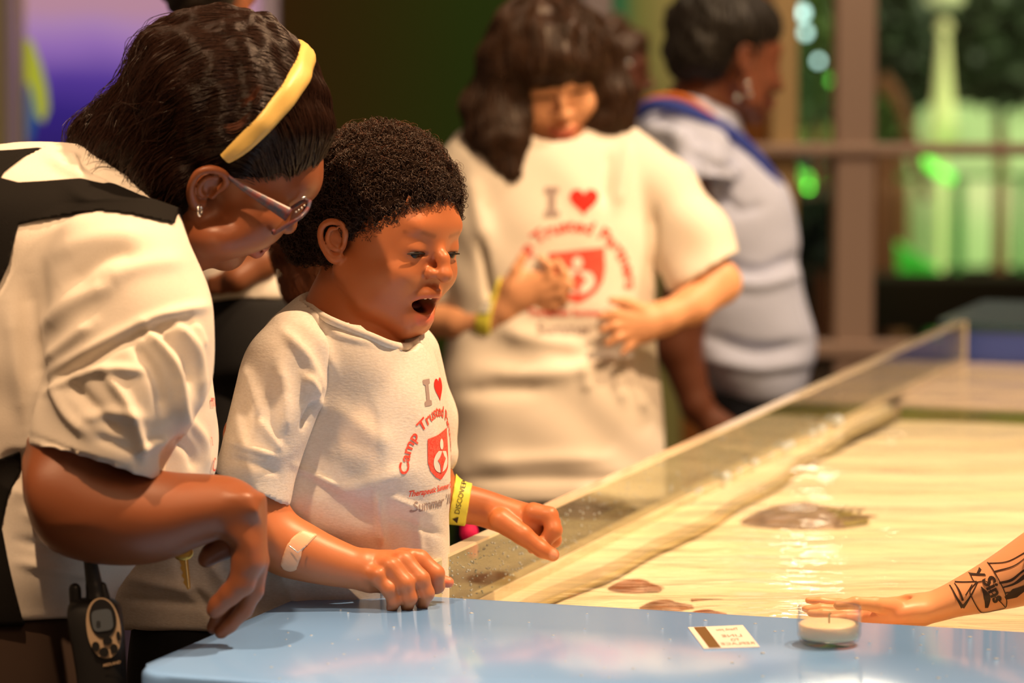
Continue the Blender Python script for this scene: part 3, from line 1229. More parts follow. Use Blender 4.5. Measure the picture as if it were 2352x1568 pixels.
def ramp_mat(name, axis, lo, hi, stops, rough=.8, emit=0, wob=0.0, ns=1.5):
    m = mat(name, (0, 0, 0), rough, .2)
    nt = m.node_tree
    geo = nt.nodes.new('ShaderNodeNewGeometry')
    sx = nt.nodes.new('ShaderNodeSeparateXYZ')
    nt.links.new(geo.outputs['Position'], sx.inputs[0])
    mr = nt.nodes.new('ShaderNodeMapRange')
    mr.inputs[1].default_value = lo
    mr.inputs[2].default_value = hi
    src = sx.outputs[axis]
    if wob:
        nz = nt.nodes.new('ShaderNodeTexNoise')
        nz.inputs['Scale'].default_value = ns
        nt.links.new(geo.outputs['Position'], nz.inputs['Vector'])
        ad = nt.nodes.new('ShaderNodeMath')
        ad.operation = 'MULTIPLY_ADD'
        ad.inputs[1].default_value = wob
        nt.links.new(nz.outputs['Fac'], ad.inputs[0])
        nt.links.new(src, ad.inputs[2])
        src = ad.outputs[0]
    nt.links.new(src, mr.inputs[0])
    cr_ = nt.nodes.new('ShaderNodeValToRGB')
    e = cr_.color_ramp.elements
    while len(e) > 1: e.remove(e[-1])
    e[0].position, e[0].color = stops[0][0], (*stops[0][1], 1)
    for p_, c_ in stops[1:]:
        x = e.new(p_)
        x.color = (*c_, 1)
    nt.links.new(mr.outputs[0], cr_.inputs[0])
    b = nt.nodes['Principled BSDF']
    if emit:
        nt.links.new(cr_.outputs[0], b.inputs['Emission Color'])
        b.inputs['Emission Strength'].default_value = emit
    else:
        nt.links.new(cr_.outputs[0], b.inputs['Base Color'])
    return m


zt_, zb_ = at(0, -60, YB)[2], at(0, 360, YB)[2]
M['poster'] = ramp_mat('backlit_graphic', 2, zb_, zt_, [(0, (.018, .008, .09)), (.40, (.035, .016, .19)), (.60, (.09, .04, .30)), (.78, (.30, .15, .46)), (.90, (.42, .23, .46)), (1, (.50, .26, .34))], emit=.82, wob=.16, ns=2.2)
disp = empty('light_box', (at(330, 300, YB)[0], YB, 0), 'backlit purple display panel behind the woman with the headband', 'display')
wbox('graphic_panel', 52, 610, -200, 1600, YB, .05, M['poster'], disp)
M['lav'] = mat('lavender_post', (.56, .46, .62), .4, .4)
M['colgrey'] = mat('grey_post', (.66, .60, .52), .5, .4)
M['coly'] = mat('ochre_trim', (.62, .54, .22), .5, .4)
wbox('panel_post', 596, 646, -200, 1600, YB - .06, .1, M['lav'], disp, bev=.01)
wbox('panel_post', 20, 48, -200, 1600, YB - .06, .1, M['lav'], disp, bev=.01)
wbox('panel_trim', 48, 66, -200, 1600, YB - .05, .06, M['coly'], disp)
# a bright fish printed on the panel
M['fishy'] = mat('yellow_green_print', (.1, .1, .02), .6, .2, emit=((.36, .38, .03), .8))
M['fishb'] = mat('blue_print', (.02, .06, .2), .6, .2, emit=((.01, .07, .22), .7))


def flat_px(name, loops_px, Y, material, parent, kind=None):
    v, f = poly2d(loops_px)
    Pw = np.array([at(x, -y, Y) for x, y in v])
    return mesh_np(name, Pw, f, material, parent, False)


flat_px('printed_fish', [[(52, -85), (75, -95), (95, -150), (108, -200), (112, -250), (100, -280), (84, -270), (70, -200), (54, -180)]], YB - .003, M['fishy'], disp)
flat_px('printed_fin', [[(60, -190), (74, -215), (86, -275), (72, -325), (60, -330)]], YB - .004, M['fishb'], disp)
o = wbox('wall_left', -420, 20, -200, 1600, YB - .02, .1, M['colgrey'], kind='structure')
o = wbox('trim_1', -10, 6, -200, 1600, YB - .06, .08, M['coly'], kind='structure')
xl, xr = at(646, 0, YB)[0], at(1345, 0, YB)[0]
M['wall_ramp'] = ramp_mat('brown_green_wall', 0, xl, xr, [(0, (.050, .026, .003)), (.25, (.038, .034, .003)), (.6, (.022, .050, .004)), (1, (.018, .052, .006))])  # brown at the left passing to green at the right
wbox('wall_back', 640, 1345, -200, 1600, YB, .1, M['wall_ramp'], kind='structure')
M['post2'] = mat('pinkish_grey_post', (.30, .24, .25), .5, .4)
wbox('trim_2', 1336, 1402, -200, 1600, YB - .08, .12, M['post2'], kind='structure', bev=.01)
xl, xr = at(1400, 0, YB)[0], at(1562, 0, YB)[0]
M['banner'] = ramp_mat('green_teal_banner', 0, xl, xr, [(0, (.02, .17, .10)), (.4, (.05, .22, .11)), (.62, (.22, .27, .09)), (1, (.34, .33, .13))], wob=.07, ns=4)
bn = wbox('banner', 1400, 1562, -200, 1500, YB - .04, .05, M['banner'])
props(bn, 'green and teal banner behind the woman in the pale blue top', 'banner')
M['ora'] = mat('orange_brown_wall', (.30, .10, .02), .7, .3)
wbox('wall_right', 1562, 1800, -200, 1600, YB, .1, M['ora'], kind='structure')

# window wall with a brown frame
YW = 7.6
wf = empty('window_frame', (at(2060, 0, YW)[0], YW, 0), 'brown window frame with a thick post and cross rail facing the green garden', 'window frame')
M['tan'] = mat('tan_frame', (.42, .28, .13), .5, .4)
wbox('side_post', 1776, 1822, -250, 1600, YW, .12, M['tan'], wf, bev=.008)
wbox('post', 1926, 1998, -250, 1600, YW - .02, .12, M['frame'], wf, bev=.008)
wbox('rail', 1700, 3000, 331, 358, YW - .03, .06, M['frame'], wf, bev=.006)
wbox('rail', 1700, 3000, 786, 822, YW - .03, .06, M['frame'], wf, bev=.006)
M['pane'] = clear_mat('window_glass', (.97, .98, .96), 1.45, .02, scale=.6)
wbox('pane', 1822, 1926, -250, 331, YW + .04, .006, M['pane'], wf)
wbox('pane', 1998, 3000, -250, 331, YW + .04, .006, M['pane'], wf)
wbox('pane', 1822, 1926, 358, 786, YW + .04, .006, M['pane'], wf)
wbox('pane', 1998, 3000, 358, 786, YW + .04, .006, M['pane'], wf)
wbox('wall_below_window', 1780, 3000, 822, 1900, YW, .1, M['floor'], kind='structure').name = 'wall_low'

# garden
M['grd'] = mat('dark_ground', (.02, .025, .01), .9, .1)
g = box_obj('ground_garden', (-1, 8.4, -.4), (7, 26, -.35), M['grd'])
g['kind'] = 'structure'
YG = 17.0
M['pale'] = ramp_mat('pale_wall_green_glow', 2, at(0, 620, YG)[2], at(0, 240, YG)[2], [(0, (.45, .72, .30)), (.5, (.60, .78, .42)), (.8, (.80, .82, .55)), (1, (.55, .70, .40))], wob=.5, ns=1.3)  # green light from below put into the colour of the lower part
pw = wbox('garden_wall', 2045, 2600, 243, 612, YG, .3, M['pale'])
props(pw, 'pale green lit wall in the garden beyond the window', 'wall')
M['fol'] = mat('garden_leaves', (.05, .10, .02), .5, .5, noise=(2.0, (.10, .16, .03), .8))
M['fol2'] = mat('dark_garden_leaves', (.012, .03, .012), .5, .5, noise=(2.0, (.03, .035, .015), .8))
M['olive'] = mat('olive_panel', (.22, .24, .07), .8, .2, noise=(1.5, (.10, .2, .06), .8))
M['bark'] = mat('red_brown_bark', (.16, .06, .025), .8, .2)
M['dark'] = mat('dark_backdrop', (.012, .018, .008), .9, .1, noise=(1.2, (.03, .02, .01), .8))
w = wbox('wall_garden_back', 1500, 3000, -400, 1300, 22.0, .2, M['dark'], kind='structure')
pb = wbox('garden_screen', 1790, 1960, 235, 335, 15, .1, M['olive'])
props(pb, 'olive panel low in the garden left of the thick window post', 'panel')


def leafy(name, px, py, rx, ry, Y, n, size, material, label, cat='shrub'):
    c = at(px, py, Y)
    s_ = Y / F
    e = empty(name, (c[0], c[1], -.35), label, cat, 'shrubs in the garden')
    VV = np.zeros((n * 4, 3))
    for i in range(n):
        d = rng.normal(size=3)
        d /= np.linalg.norm(d)
        p = c + d * np.array([rx * s_, rx * s_, ry * s_]) * rng.uniform(.45, 1)
        u = rng.normal(size=3)
        u /= np.linalg.norm(u)
        w_ = np.cross(u, rng.normal(size=3))
        w_ /= np.linalg.norm(w_)
        sz = size * rng.uniform(.6, 1.4)
        VV[i * 4:i * 4 + 4] = [p - u * sz, p - w_ * sz * .35, p + u * sz, p + w_ * sz * .35]
    mesh_np('foliage', VV, np.arange(n * 4).reshape(-1, 4), material, e, False)
    b0, b1 = np.array([c[0], c[1], -.35]), c
    tv_, tq_ = tubes([(spline([b0, (b0 + b1) / 2 + [.03, 0, 0], b1], 6), np.linspace(.05, .02, 6))], 8)
    mesh_np('trunk', tv_, tq_, M['bark'], e)
    return e


leafy('shrub', 1870, 120, 60, 170, 13, 500, .07, M['fol'], 'bright leafy shrub between the woman in blue and the thick window post')
leafy('shrub', 2060, 110, 80, 190, 15, 500, .09, M['fol2'], 'dark reddish shrub just right of the thick window post')
leafy('shrub', 2290, 90, 130, 170, 16, 900, .09, M['fol2'], 'dark tall shrub at the top right of the window')
leafy('shrub', 1880, 520, 60, 90, 12, 300, .06, M['fol2'], 'low dark shrub below the cross rail left of the thick post')
leafy('shrub', 2030, 300, 34, 90, 13, 160, .06, M['fol'], 'small green shrub touching the cross rail right of the thick post')


def gtube(name, pts, Y, r0, r1, material, label, cat):
    P_ = np.array([at(x, y, Y) for x, y in pts])
    v_, q_ = tubes([(spline(P_, 14), np.linspace(r0, r1, 14) * Y / F)], 10)
    o = mesh_np(name, v_, q_, material)
    return props(o, label, cat)


gtube('leaning_branch', [(2020, 180), (2060, 230), (2100, 340), (2128, 460)], 13, 22, 10, M['bark'], 'leaning brown branch beyond the window beside the thick post', 'branch')
gtube('tree_trunk', [(2035, 340), (2030, 520), (2015, 700), (2010, 1180)], 12.5, 26, 30, M['bark'], 'upright red brown trunk standing right behind the thick window post', 'trunk')
M['grail'] = mat('green_rail', (.03, .09, .03), .5, .4)
rl = empty('garden_railing', (at(2200, 500, 14)[0], 14, -.35), 'dark garden railing in front of the pale green wall', 'railing')
wbox('post', 2192, 2208, 400, 1000, 14, .04, M['grail'], rl)
wbox('post', 2340, 2354, 400, 1000, 14, .04, M['grail'], rl)
wbox('handrail', 2040, 2600, 400, 412, 14, .04, M['grail'], rl)
M['gramp'] = mat('green_steps', (.06, .30, .05), .6, .3, noise=(6, (.02, .12, .02), .8, (1, 1, 8)))
st = empty('green_ramp', (at(2080, 640, 13.5)[0], 13.5, -.35), 'slanting green ribbed ramp below the pale wall in the garden', 'ramp')
for i in range(6):
    P_ = [at(2040, 555 + i * 20, 13.5), at(2150, 625 + i * 12, 13.5)]
    v_, q_ = tubes([(np.array(P_), .022)], 8)
    mesh_np('rib', v_, q_, M['gramp'], st)
for px_ in (2048, 2144):
    p_ = at(px_, 650, 13.5)
    box_obj('leg', (p_[0] - .02, 13.5, -.35), (p_[0] + .02, 13.54, p_[2]), M['grail'], st)
tb = wbox('trim_garden_ledge', 1780, 3000, 640, 760, 12, .3, M['dark'], kind='structure')
tb.name = 'trim_3'
# tall pale lamp
lc = at(2165, 330, 14)
lp = empty('garden_lamp', (lc[0], lc[1], -.35), 'tall pale cone shaped garden lamp with a round finial', 'lamp')
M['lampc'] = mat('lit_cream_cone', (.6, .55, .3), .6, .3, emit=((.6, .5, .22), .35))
s_ = 14 / F
zl = lambda y: at(2165, y, 14)[2]
lathe('cone', [(.001, zl(330)), (38 * s_, zl(329)), (28 * s_, zl(260)), (19 * s_, zl(190)), (13 * s_, zl(120)), (10 * s_, zl(75))], (lc[0], 14, 0), M['lampc'], lp, 24)
lathe('finial', [(.001, zl(42)), (10 * s_, zl(45)), (18 * s_, zl(58)), (15 * s_, zl(72)), (10 * s_, zl(80)), (.001, zl(81))], (lc[0], 14, 0), M['lampc'], lp, 24)
M['shade'] = mat('pale_shade', (.5, .5, .3), .6, .3, emit=((.4, .42, .2), .4))
lathe('lamp_shade', [(.001, zl(-60)), (30 * s_, zl(-40)), (46 * s_, zl(0)), (30 * s_, zl(18)), (.001, zl(22))], (lc[0], 14, 0), M['shade'], lp, 24)
lathe('base', [(10 * s_, zl(330)), (8 * s_, zl(600)), (8 * s_, -.35)], (lc[0], 14, 0), M['lampc'], lp, 24)
# green garden lights
M['gl'] = mat('green_lamp', (.1, .5, .1), .4, .4, emit=((.14, 1.0, .05), 9))
M['gl2'] = mat('green_tube', (.1, .5, .1), .4, .4, emit=((.16, .8, .06), 1.6))
M['cw'] = mat('sky_gap_glow', (.5, .6, .6), .4, .4, emit=((.55, .9, .85), 3))  # glow standing in for sky-bright gaps between the leaves
gi = 0
for px, py, r, Y, m_, lab in ((1730, 318, 10, 15, 'gl', 'brightest green light by the chin of the woman in blue'), (1795, 372, 8, 15, 'gl2', 'dim green light just under the cross rail near the blue shirt'), (1858, 430, 5, 16, 'gl', 'green light below the rail, left one of a close pair'),
                         (1909, 429, 5, 16, 'gl', 'green light below the rail, beside the thick post'), (1965, 386, 6, 15, 'gl2', 'dim green light seen at the thick window post'),
                         (1842, 30, 13, 12.2, 'cw', 'pale glow for a sky gap high in the shrub'), (1850, 75, 10, 12.2, 'cw', 'pale glow for a sky gap under the highest one in the shrub'), (1880, 140, 8, 12.2, 'cw', 'small pale glow for a sky gap lowest in the shrub'), (1912, 185, 9, 12.2, 'gl2', 'green glowing light among leaves left of the thick post')):
    c = at(px, py, Y)
    e = empty('garden_light', (c[0], c[1], -.35), lab, 'light', 'small lights in the garden')
    bm = bmesh.new()
    bmesh.ops.create_icosphere(bm, subdivisions=2, radius=r * Y / F)
    bmesh.ops.translate(bm, vec=Vector(c), verts=bm.verts)
    bm_obj('bulb', bm, M[m_], e, True)
    v_, q_ = tubes([(np.array([[c[0], c[1], -.35], [c[0], c[1], c[2]]]), .005)], 6)
    mesh_np('stem', v_, q_, M['grail'], e)
gtube('light_tube', [(2120, 366), (2186, 412)], 14, 11, 12, M['gl2'], 'short green glowing tube slanting below the cross rail', 'light')
gtube('light_tube', [(1820, 392), (1890, 432)], 15, 10, 10, M['gl2'], 'green glowing tube slanting left of the thick post', 'light')
light('garden_flood', 'AREA', (3.4, 14.0, 3.6), (2.6, 17, .6), 230, (.92, 1, .62), 1.5)
light('garden_green_spot', 'SPOT', (1.9, 12.6, .6), (2.2, 16.9, .1), 60, (.25, 1, .12), .2, 90, .9)
light('garden_top_light', 'SPOT', (1.3, 10, 3.0), (1.25, 13.0, 1.6), 420, (.95, 1, .7), .2, 60, .8)
light('back_wall_wash', 'AREA', (.2, 6.6, 3.2), (.2, 8.2, 1.4), 22, (1, .8, .5), 1.0)
light('window_frame_light', 'SPOT', (1.2, 6.3, 3.1), (1.0, 7.6, 1.3), 75, (1, .74, .5), .1, 90, .8)
# ------------------------------------------------------------------ people
SC.cycles.transparent_max_bounces = 24


class Head:
    def __init__(h, S, th, ph, ro, unit, ox, oy, q=0):
        th, ph, ro = [math.radians(a) for a in (th, ph, ro)]
        s_, c_ = math.sin, math.cos
        f = np.array([s_(th) * c_(ph), -s_(ph), -c_(th) * c_(ph)])
        u = np.array([s_(th) * s_(ph), c_(ph), -c_(th) * s_(ph)])
        s = -np.array([c_(th), 0, s_(th)])
        h.u, h.s, h.f = u * c_(ro) + s * s_(ro), s * c_(ro) - u * s_(ro), f
        h.R = np.array([h.s, h.f, h.u])
        h.S = S
        h.o = S.p((ox, oy, q))
        h.k = unit * S.s

    def pt(h, c):
        return h.o + h.k * (c[0] * h.s + c[1] * h.f + c[2] * h.u)

    def ball(h, c, r, k=.08, sub=False, S=None, R=None):
        if not hasattr(r, '__len__'): r = (r, r, r)
        (S or h.S).mball(h.pt(c), np.array(r) * h.k, h.R if R is None else R, k * h.k, sub)

    def chain(h, pts, k=.06, sub=False, S=None, flat=None):
        for a, b in zip(pts, pts[1:]):
            (S or h.S).mcone(h.pt(a), h.pt(b), a[3] * h.k, b[3] * h.k, k * h.k, sub, flat)

    def tilt(h, ax, deg):
        """rotated local axes: turn by deg about local axis ax (0 side, 1 forward, 2 up)"""
        a = math.radians(deg)
        R = h.R.copy()
        i, j = [(1, 2), (2, 0), (0, 1)][ax]
        R[i], R[j] = h.R[i] * math.cos(a) + h.R[j] * math.sin(a), h.R[j] * math.cos(a) - h.R[i] * math.sin(a)
        return R


def build_head(h, mouth='closed', child=False, ears=(1, -1), nose=None, wide=1.0, chin=-.93, slit=True):
    b, c = h.ball, h.chain
    b((0, -.12, .32), (.66, .84, .68))
    b((0, .26, .0), (.58 * wide, .50, .60), .15)
    b((0, .24, -.42), (.50 * wide, .46, .40), .15)
    b((0, .55, chin + .16), (.20, .18, .17), .18)
    for s in (1, -1):
        c([(s * .50 * wide, -.02, -.38, .14), (s * .40 * wide, .28, -.66, .14), (s * .12, .54, chin + .15, .14)], .14)
        b((s * .30 * wide, .50, -.30), (.24, .22, .22), .14)       # cheek
    br = 0 if child else .10
    if br: c([(-.36, .60, .20, .10), (0, .70, .17, .09), (.36, .60, .20, .10)], .12)   # brow
    else: c([(-.30, .62, .24, .09), (.30, .62, .24, .09)], .14)
    for s in (1, -1):
        b((s * .28, .87 + (.03 if child else 0), .0), (.15, .12, .08), .12, True)         # socket
        b((s * .28, .565, .0), (.175, .165, .15), .04)               # lids over the eyeball
        if slit: b((s * .285, .75, -.050), (.150, .10, .027), .008, True)
    nt, nb = nose or ((0, .98, -.26), (0, .84, -.36))
    b((0, .60, .03), (.14, .11, .18), .12)
    c([(0, .66, .08, .05), (0, (nt[1] + .70) / 2 + .00, (nt[2] + .1) / 2, .055), (nt[0], nt[1] - .08, nt[2], .078)], .07)
    b((0, nt[1] - .08, nt[2] - .01), (.088, .085, .078), .05)
    for s in (1, -1):
        b((s * .105, nb[1] - .05, nb[2] + .065), (.062, .085, .065), .045)
        b((s * .055, nb[1] + .035, nb[2] - .01), (.032, .045, .035), .02, True)
    if mouth == 'open':
        c(ms([(-.20, .63, -.52, .040), (-.07, .775, -.465, .045), (0, .785, -.472, .040), (.07, .775, -.465, .045), (.20, .63, -.52, .040)], 2), .05)
        c(ms([(-.17, .58, -.66, .055), (-.08, .69, -.765, .066), (.08, .69, -.765, .066), (.17, .58, -.66, .055)], 2), .05)
        b((0, .74, -.60), (.18, .30, .088), .012, True)
    else:
        c([(-.20, .66, -.56, .03), (-.07, .79, -.525, .048), (0, .80, -.535, .045), (.07, .79, -.525, .048), (.20, .66, -.56, .03)], .05)
        c([(-.17, .66, -.59, .03), (-.06, .775, -.62, .055), (.06, .775, -.62, .055), (.17, .66, -.59, .03)], .05)
        c([(-.22, .72, -.572, .008), (0, .86, -.575, .012), (.22, .72, -.572, .008)], .02, True)
    for s in ears:
        R = h.tilt(2, 18 * s)
        b((s * .70, -.09, -.10), (.035, .135, .185), .03, R=R)
        c(ms([(s * .68, .02, -.12, .026), (s * .72, .045, .02, .030), (s * .755, -.02, .10, .030), (s * .79, -.14, .09, .032), (s * .81, -.22, .0, .031), (s * .80, -.20, -.14, .030), (s * .75, -.12, -.25, .040), (s * .71, -.05, -.295, .048), (s * .68, -.0, -.26, .036)]), .02)
        c(ms([(s * .755, -.04, .04, .014), (s * .775, -.12, .01, .020), (s * .775, -.14, -.09, .022), (s * .755, -.095, -.165, .019), (s * .73, -.04, -.185, .019)]), .02)
        b((s * .70, .022, -.14), (.038, .032, .045), .02)
        b((s * .765, -.05, -.08), (.045, .05, .075), .02, True)
        b((s * .72, -.01, -.11), (.04, .035, .035), .02, True)


def face_marks(h, lipc=(.5, .15, .1), browc=(.04, .018, .01), mouth='closed', lip=True, brow=.75):
    mk = []
    P = lambda L: [h.pt(x) for x in L]
    k = h.k
    if mouth == 'open':
        mk.append((P([(-.19, .68, -.53), (-.07, .84, -.49), (.07, .84, -.49), (.19, .68, -.53)]), .03 * k, .015 * k, lipc, .6))
        mk.append((P([(-.16, .62, -.68), (-.08, .74, -.765), (.08, .74, -.765), (.16, .62, -.68)]), .05 * k, .02 * k, lipc, .8))
        mk.append((P([(0, .40, -.60), (0, .60, -.60)]), .12 * k, .03 * k, (.05, .006, .004), 1))  # shade inside the open mouth put into the colour
    else:
        mk.append((P([(-.2, .70, -.57), (-.06, .84, -.55), (.06, .84, -.55), (.2, .70, -.57)]), .03 * k, .025 * k, lipc, .75))
        mk.append((P([(-.16, .70, -.60), (-.06, .83, -.63), (.06, .83, -.63), (.16, .70, -.60)]), .035 * k, .03 * k, lipc, .75))
    if brow:
        for s in (1, -1):
            mk.append((P([(s * .12, .74, .16), (s * .28, .71, .195), (s * .42, .60, .17)]), .02 * k, .022 * k, browc, brow))
    return mk


def eyes(h, body, mi, lid=.0):
    """eyeball, iris and lashes, looking down through half-closed lids"""
    for s in (1, -1):
        c = h.pt((s * .28, .60, .0))
        for nm, off, r, m_ in (('eye', (0, 0, 0), .150, 'eye'),):
            pass
        lash = [(s * .28 + a, .568 + .168 * math.cos(a * 5.2), -.036 - .014 * (a / .14) ** 2) for a in np.linspace(-.145, .145, 9)]
        tv_, tq_ = tubes([(np.array([W(h.pt(p)) for p in lash]), np.array([.004, .008, .010, .012, .012, .012, .011, .009, .005]) * h.k)], 6)
        mesh_np('lashes', tv_, tq_, M['lash'], body)


def trousers(name, parent, S, x0, x1, ytop, q0, q1, ybot_q=None, material=None, shoes=True):
    """simple hips and two legs reaching the floor, given in photo pixels"""
    T = Sculpt(S.D, .009)
    qm = (q0 + q1) / 2
    cxm, w = (x0 + x1) / 2, (x1 - x0)
    # floor level in pixels at this distance
    yf = CY + F * math.tan(PITCH) * 0
    vfoot = None
    lo, hi = 0, 8000
    for _ in range(40):
        mid = (lo + hi) / 2
        z = W(S.p((cxm, mid, qm)))[2]
        if z > .03: lo = mid
        else: hi = mid
    yf = lo
    T.loft([(ytop, x0 + w * .04, x1 - w * .04, q0 * .9, q1 * .9), (ytop + w * .35, x0, x1, q0, q1), (ytop + w * .7, x0 + w * .02, x1 - w * .02, q0, q1)], k=30)
    for sx in (-1, 1):
        a = (cxm + sx * w * .20, ytop + w * .6, qm + sx * (q1 - q0) * .12, w * .25)
        b = (cxm + sx * w * .22, (ytop + yf) / 2 + 60, qm + sx * (q1 - q0) * .12, w * .17)
        c = (cxm + sx * w * .22, yf - 60, qm + sx * (q1 - q0) * .12, w * .13)
        T.chain([a, b, c], 30)
    o = sculpt_obj(name, T, material or M['navy'], parent)
    if shoes:
        for sx in (-1, 1):
            Q = Sculpt(S.D, .007)
            Q.chain([(cxm + sx * w * .22 - 30, yf - 25, qm + sx * (q1 - q0) * .12, 48), (cxm + sx * w * .22 + 120, yf - 5, qm + sx * (q1 - q0) * .12, 36)], 20)
            sculpt_obj('shoe', Q, M['black_cloth'], parent)
    return o


def finger(S, pts, k=8):
    S.chain(pts, k)


FOLD = lambda x0, y0, x1, y1, w, h, bx=0, by=0: ([(x0, y0), ((x0 + x1) / 2 + bx, (y0 + y1) / 2 + by), (x1, y1)], w, h * 1.5)

# ================================================================== the boy
D = 3.45
boy = empty('person', (W(V(700, 1300, D + .05))[0], D + .05, 0), 'boy with short curly dark hair and open mouth in a printed white t-shirt', 'person')
SKB = (.50, .165, .060)
S = Sculpt(D, .0014)
h = Head(S, 50.5, 15.2, 1.1, 215, 890, 536, 30)
build_head(h, 'open', True, nose=((0, .97, -.22), (0, .83, -.30)), wide=1.06, chin=-.96)
# softer, fuller child cheeks and jaw traced from the photo
S.ball((905, 655, 20), (95, 88, 95), 40)
S.ball((868, 640, -20), (80, 85, 70), 40)
h.ball((0, .74, -.60), (.185, .36, .10), .012, True)
S.chain([(825, 630, 62, 90), (806, 725, 58, 104), (790, 800, 60, 130)], 30)
S.ball((790, 850, 80), (190, 90, 230), 50)
headp = S.mesh(2)
mk = face_marks(h, (.62, .16, .10), (.05, .02, .008), 'open', brow=.4)
ew = [h.pt((s, .70, -.075)) for s in (.28, -.28)]
# arms as their own finer pieces of the same body
A = Sculpt(D, .0016)
A.loft([(560, 1150, 1262, -215, -95), (600, 1145, 1300, -225, -75), (640, 1163, 1322, -225, -80), (700, 1194, 1336, -220, -90), (760, 1228, 1346, -212, -100), (820, 1256, 1354, -205, -112), (850, 1266, 1358, -200, -115)], 'x', 20)
A.chain([(575, 1000, -150, 62), (600, 1215, -150, 70)], 30)
# back of the hand
A.loft([(830, 1262, 1352, -200, -110), (860, 1262, 1360, -195, -95), (900, 1262, 1362, -190, -70), (935, 1268, 1350, -180, -60), (960, 1275, 1335, -165, -60)], 'x', 20, cap=25)
for pts in ([(925, 1283, -110, 26), (962, 1287, -120, 25), (1000, 1318, -128, 21), (1004, 1345, -112, 17), (990, 1352, -90, 15)],
            [(905, 1290, -150, 25), (928, 1292, -165, 25), (966, 1330, -180, 21), (978, 1362, -172, 19), (970, 1385, -150, 16)],
            [(878, 1300, -175, 24), (898, 1305, -190, 23), (930, 1340, -200, 20), (940, 1372, -192, 18), (935, 1392, -170, 15)],
            [(855, 1318, -190, 22), (868, 1326, -198, 20), (893, 1352, -205, 17), (905, 1380, -195, 15), (900, 1395, -180, 13)],
            [(880, 1310, -80, 28), (950, 1330, -70, 22), (1000, 1330, -80, 17), (1030, 1337, -84, 13)]):
    finger(A, pts, 7)
for x, y, q in ((944, 1274, -134), (920, 1283, -172), (893, 1297, -196), (868, 1318, -208)):
    A.ball((x, y, q), 14, 10)
arm1 = A.mesh(1)
B = Sculpt(D, .0016)
B.loft([(985, 1090, 1190, 250, 350), (1040, 1104, 1200, 255, 350), (1090, 1116, 1206, 262, 345), (1130, 1128, 1218, 262, 345), (1170, 1142, 1232, 258, 345), (1215, 1155, 1242, 255, 345), (1250, 1158, 1235, 258, 335)], 'x', 20, cap=30)
B.chain([(1000, 1140, 300, 50), (960, 950, 290, 62), (940, 850, 260, 66)], 30)
for pts in ([(1150, 1195, 255, 28), (1200, 1228, 240, 24), (1245, 1262, 235, 19), (1270, 1274, 236, 16)],         # thumb pointing down
            [(1225, 1178, 270, 26), (1262, 1184, 262, 21), (1272, 1218, 250, 20), (1250, 1245, 255, 17)],
            [(1235, 1180, 300, 25), (1268, 1200, 292, 20), (1272, 1240, 285, 18), (1252, 1255, 290, 15)],
            [(1225, 1190, 325, 23), (1258, 1214, 320, 18), (1262, 1246, 315, 16), (1242, 1258, 318, 14)],
            [(1210, 1200, 345, 20), (1240, 1226, 342, 16), (1240, 1252, 340, 14), (1222, 1260, 338, 12)]):
    finger(B, pts, 7)
B.chain([(1238, 1212, 238, 5), (1215, 1205, 236, 4)], 5, True)
arm2 = B.mesh(1)
mk.append(([S.p((1272, 1274, 222))], 8 * S.s, 6 * S.s, (.75, .38, .26), .7))
mk.append(([S.p((1030, 1337, -90))], 10 * S.s, 14 * S.s, (.75, .22, .13), .6))
v, q = join_vq([headp, arm1, arm2])
lid = (.30, .10, .04)
for s in (1, -1):
    mk.append(([h.pt((s * .28 + a, .60 + .155 * math.cos(a * 6), -.02)) for a in (-.13, 0, .13)], .008 * h.k, .03 * h.k, lid, .6))
mesh_np('body', W(v), q, M['skin'], boy, True, tint(v, SKB, mk))
eyes(h, boy, None)
for s in (1, -1):
    for nm, c_, r_, m_ in (('eye', (s * .28, .565, .0), .156, 'eye'), ('iris', (s * .29, .645, -.050), .080, 'iris')):
        E_ = Sculpt(D, .0008)
        h.ball(c_, r_, 0, S=E_)
        sculpt_obj(nm, E_, M[m_], boy)
# teeth and mouth cavity
E_ = Sculpt(D, .0008)
for i, a in enumerate((-.115, -.042, .042, .115)):
    h.ball((a, .75 - abs(a) * .6, -.50), (.036, .022, .042), .005, S=E_)
sculpt_obj('teeth', E_, M['teeth'], boy)
E_ = Sculpt(D, .0012)
h.ball((0, .47, -.66), (.14, .14, .05), 0, S=E_)
sculpt_obj('tongue', E_, M['mouth'], boy)

# curly hair
H = Sculpt(D, .0022)
h.ball((0, -.16, .37), (.73, .89, .76), S=H)
h.ball((0, -.30, .12), (.72, .76, .72), .1, S=H)
H.ball((700, 520, 90), (60, 80, 60), 40)
h.ball((0, 1.04, -.30), (1.3, .76, .96), .03, True, S=H)
h.ball((.72, .15, -.36), (.5, .30, .38), .03, True, S=H)
h.ball((-.72, .15, -.36), (.5, .30, .38), .03, True, S=H)
h.ball((.74, -.10, -.16), (.3, .16, .22), .04, True, S=H)
h.ball((0, -.2, -.95), (.9, .9, .62), .05, True, S=H)
hair = sculpt_obj('hair', H, M['hair_base'], boy, noise=(.0011, 260))
strands('curls', hair, lambda x, y, n: n[2] < .55, None, 9000, 6, .0028, .00040, M['hair_curl'], boy, lift=(.001, .004), curl=.0017, curln=1.6, jitter=.5, rootlift=.001)
strands('flyaway_hair', hair, lambda x, y, n: n[2] < .4 and n[1] > .45, None, 110, 8, .004, .00018, M['hair_red'], boy, lift=(.003, .011), curl=.0025, curln=1.2, jitter=.6)

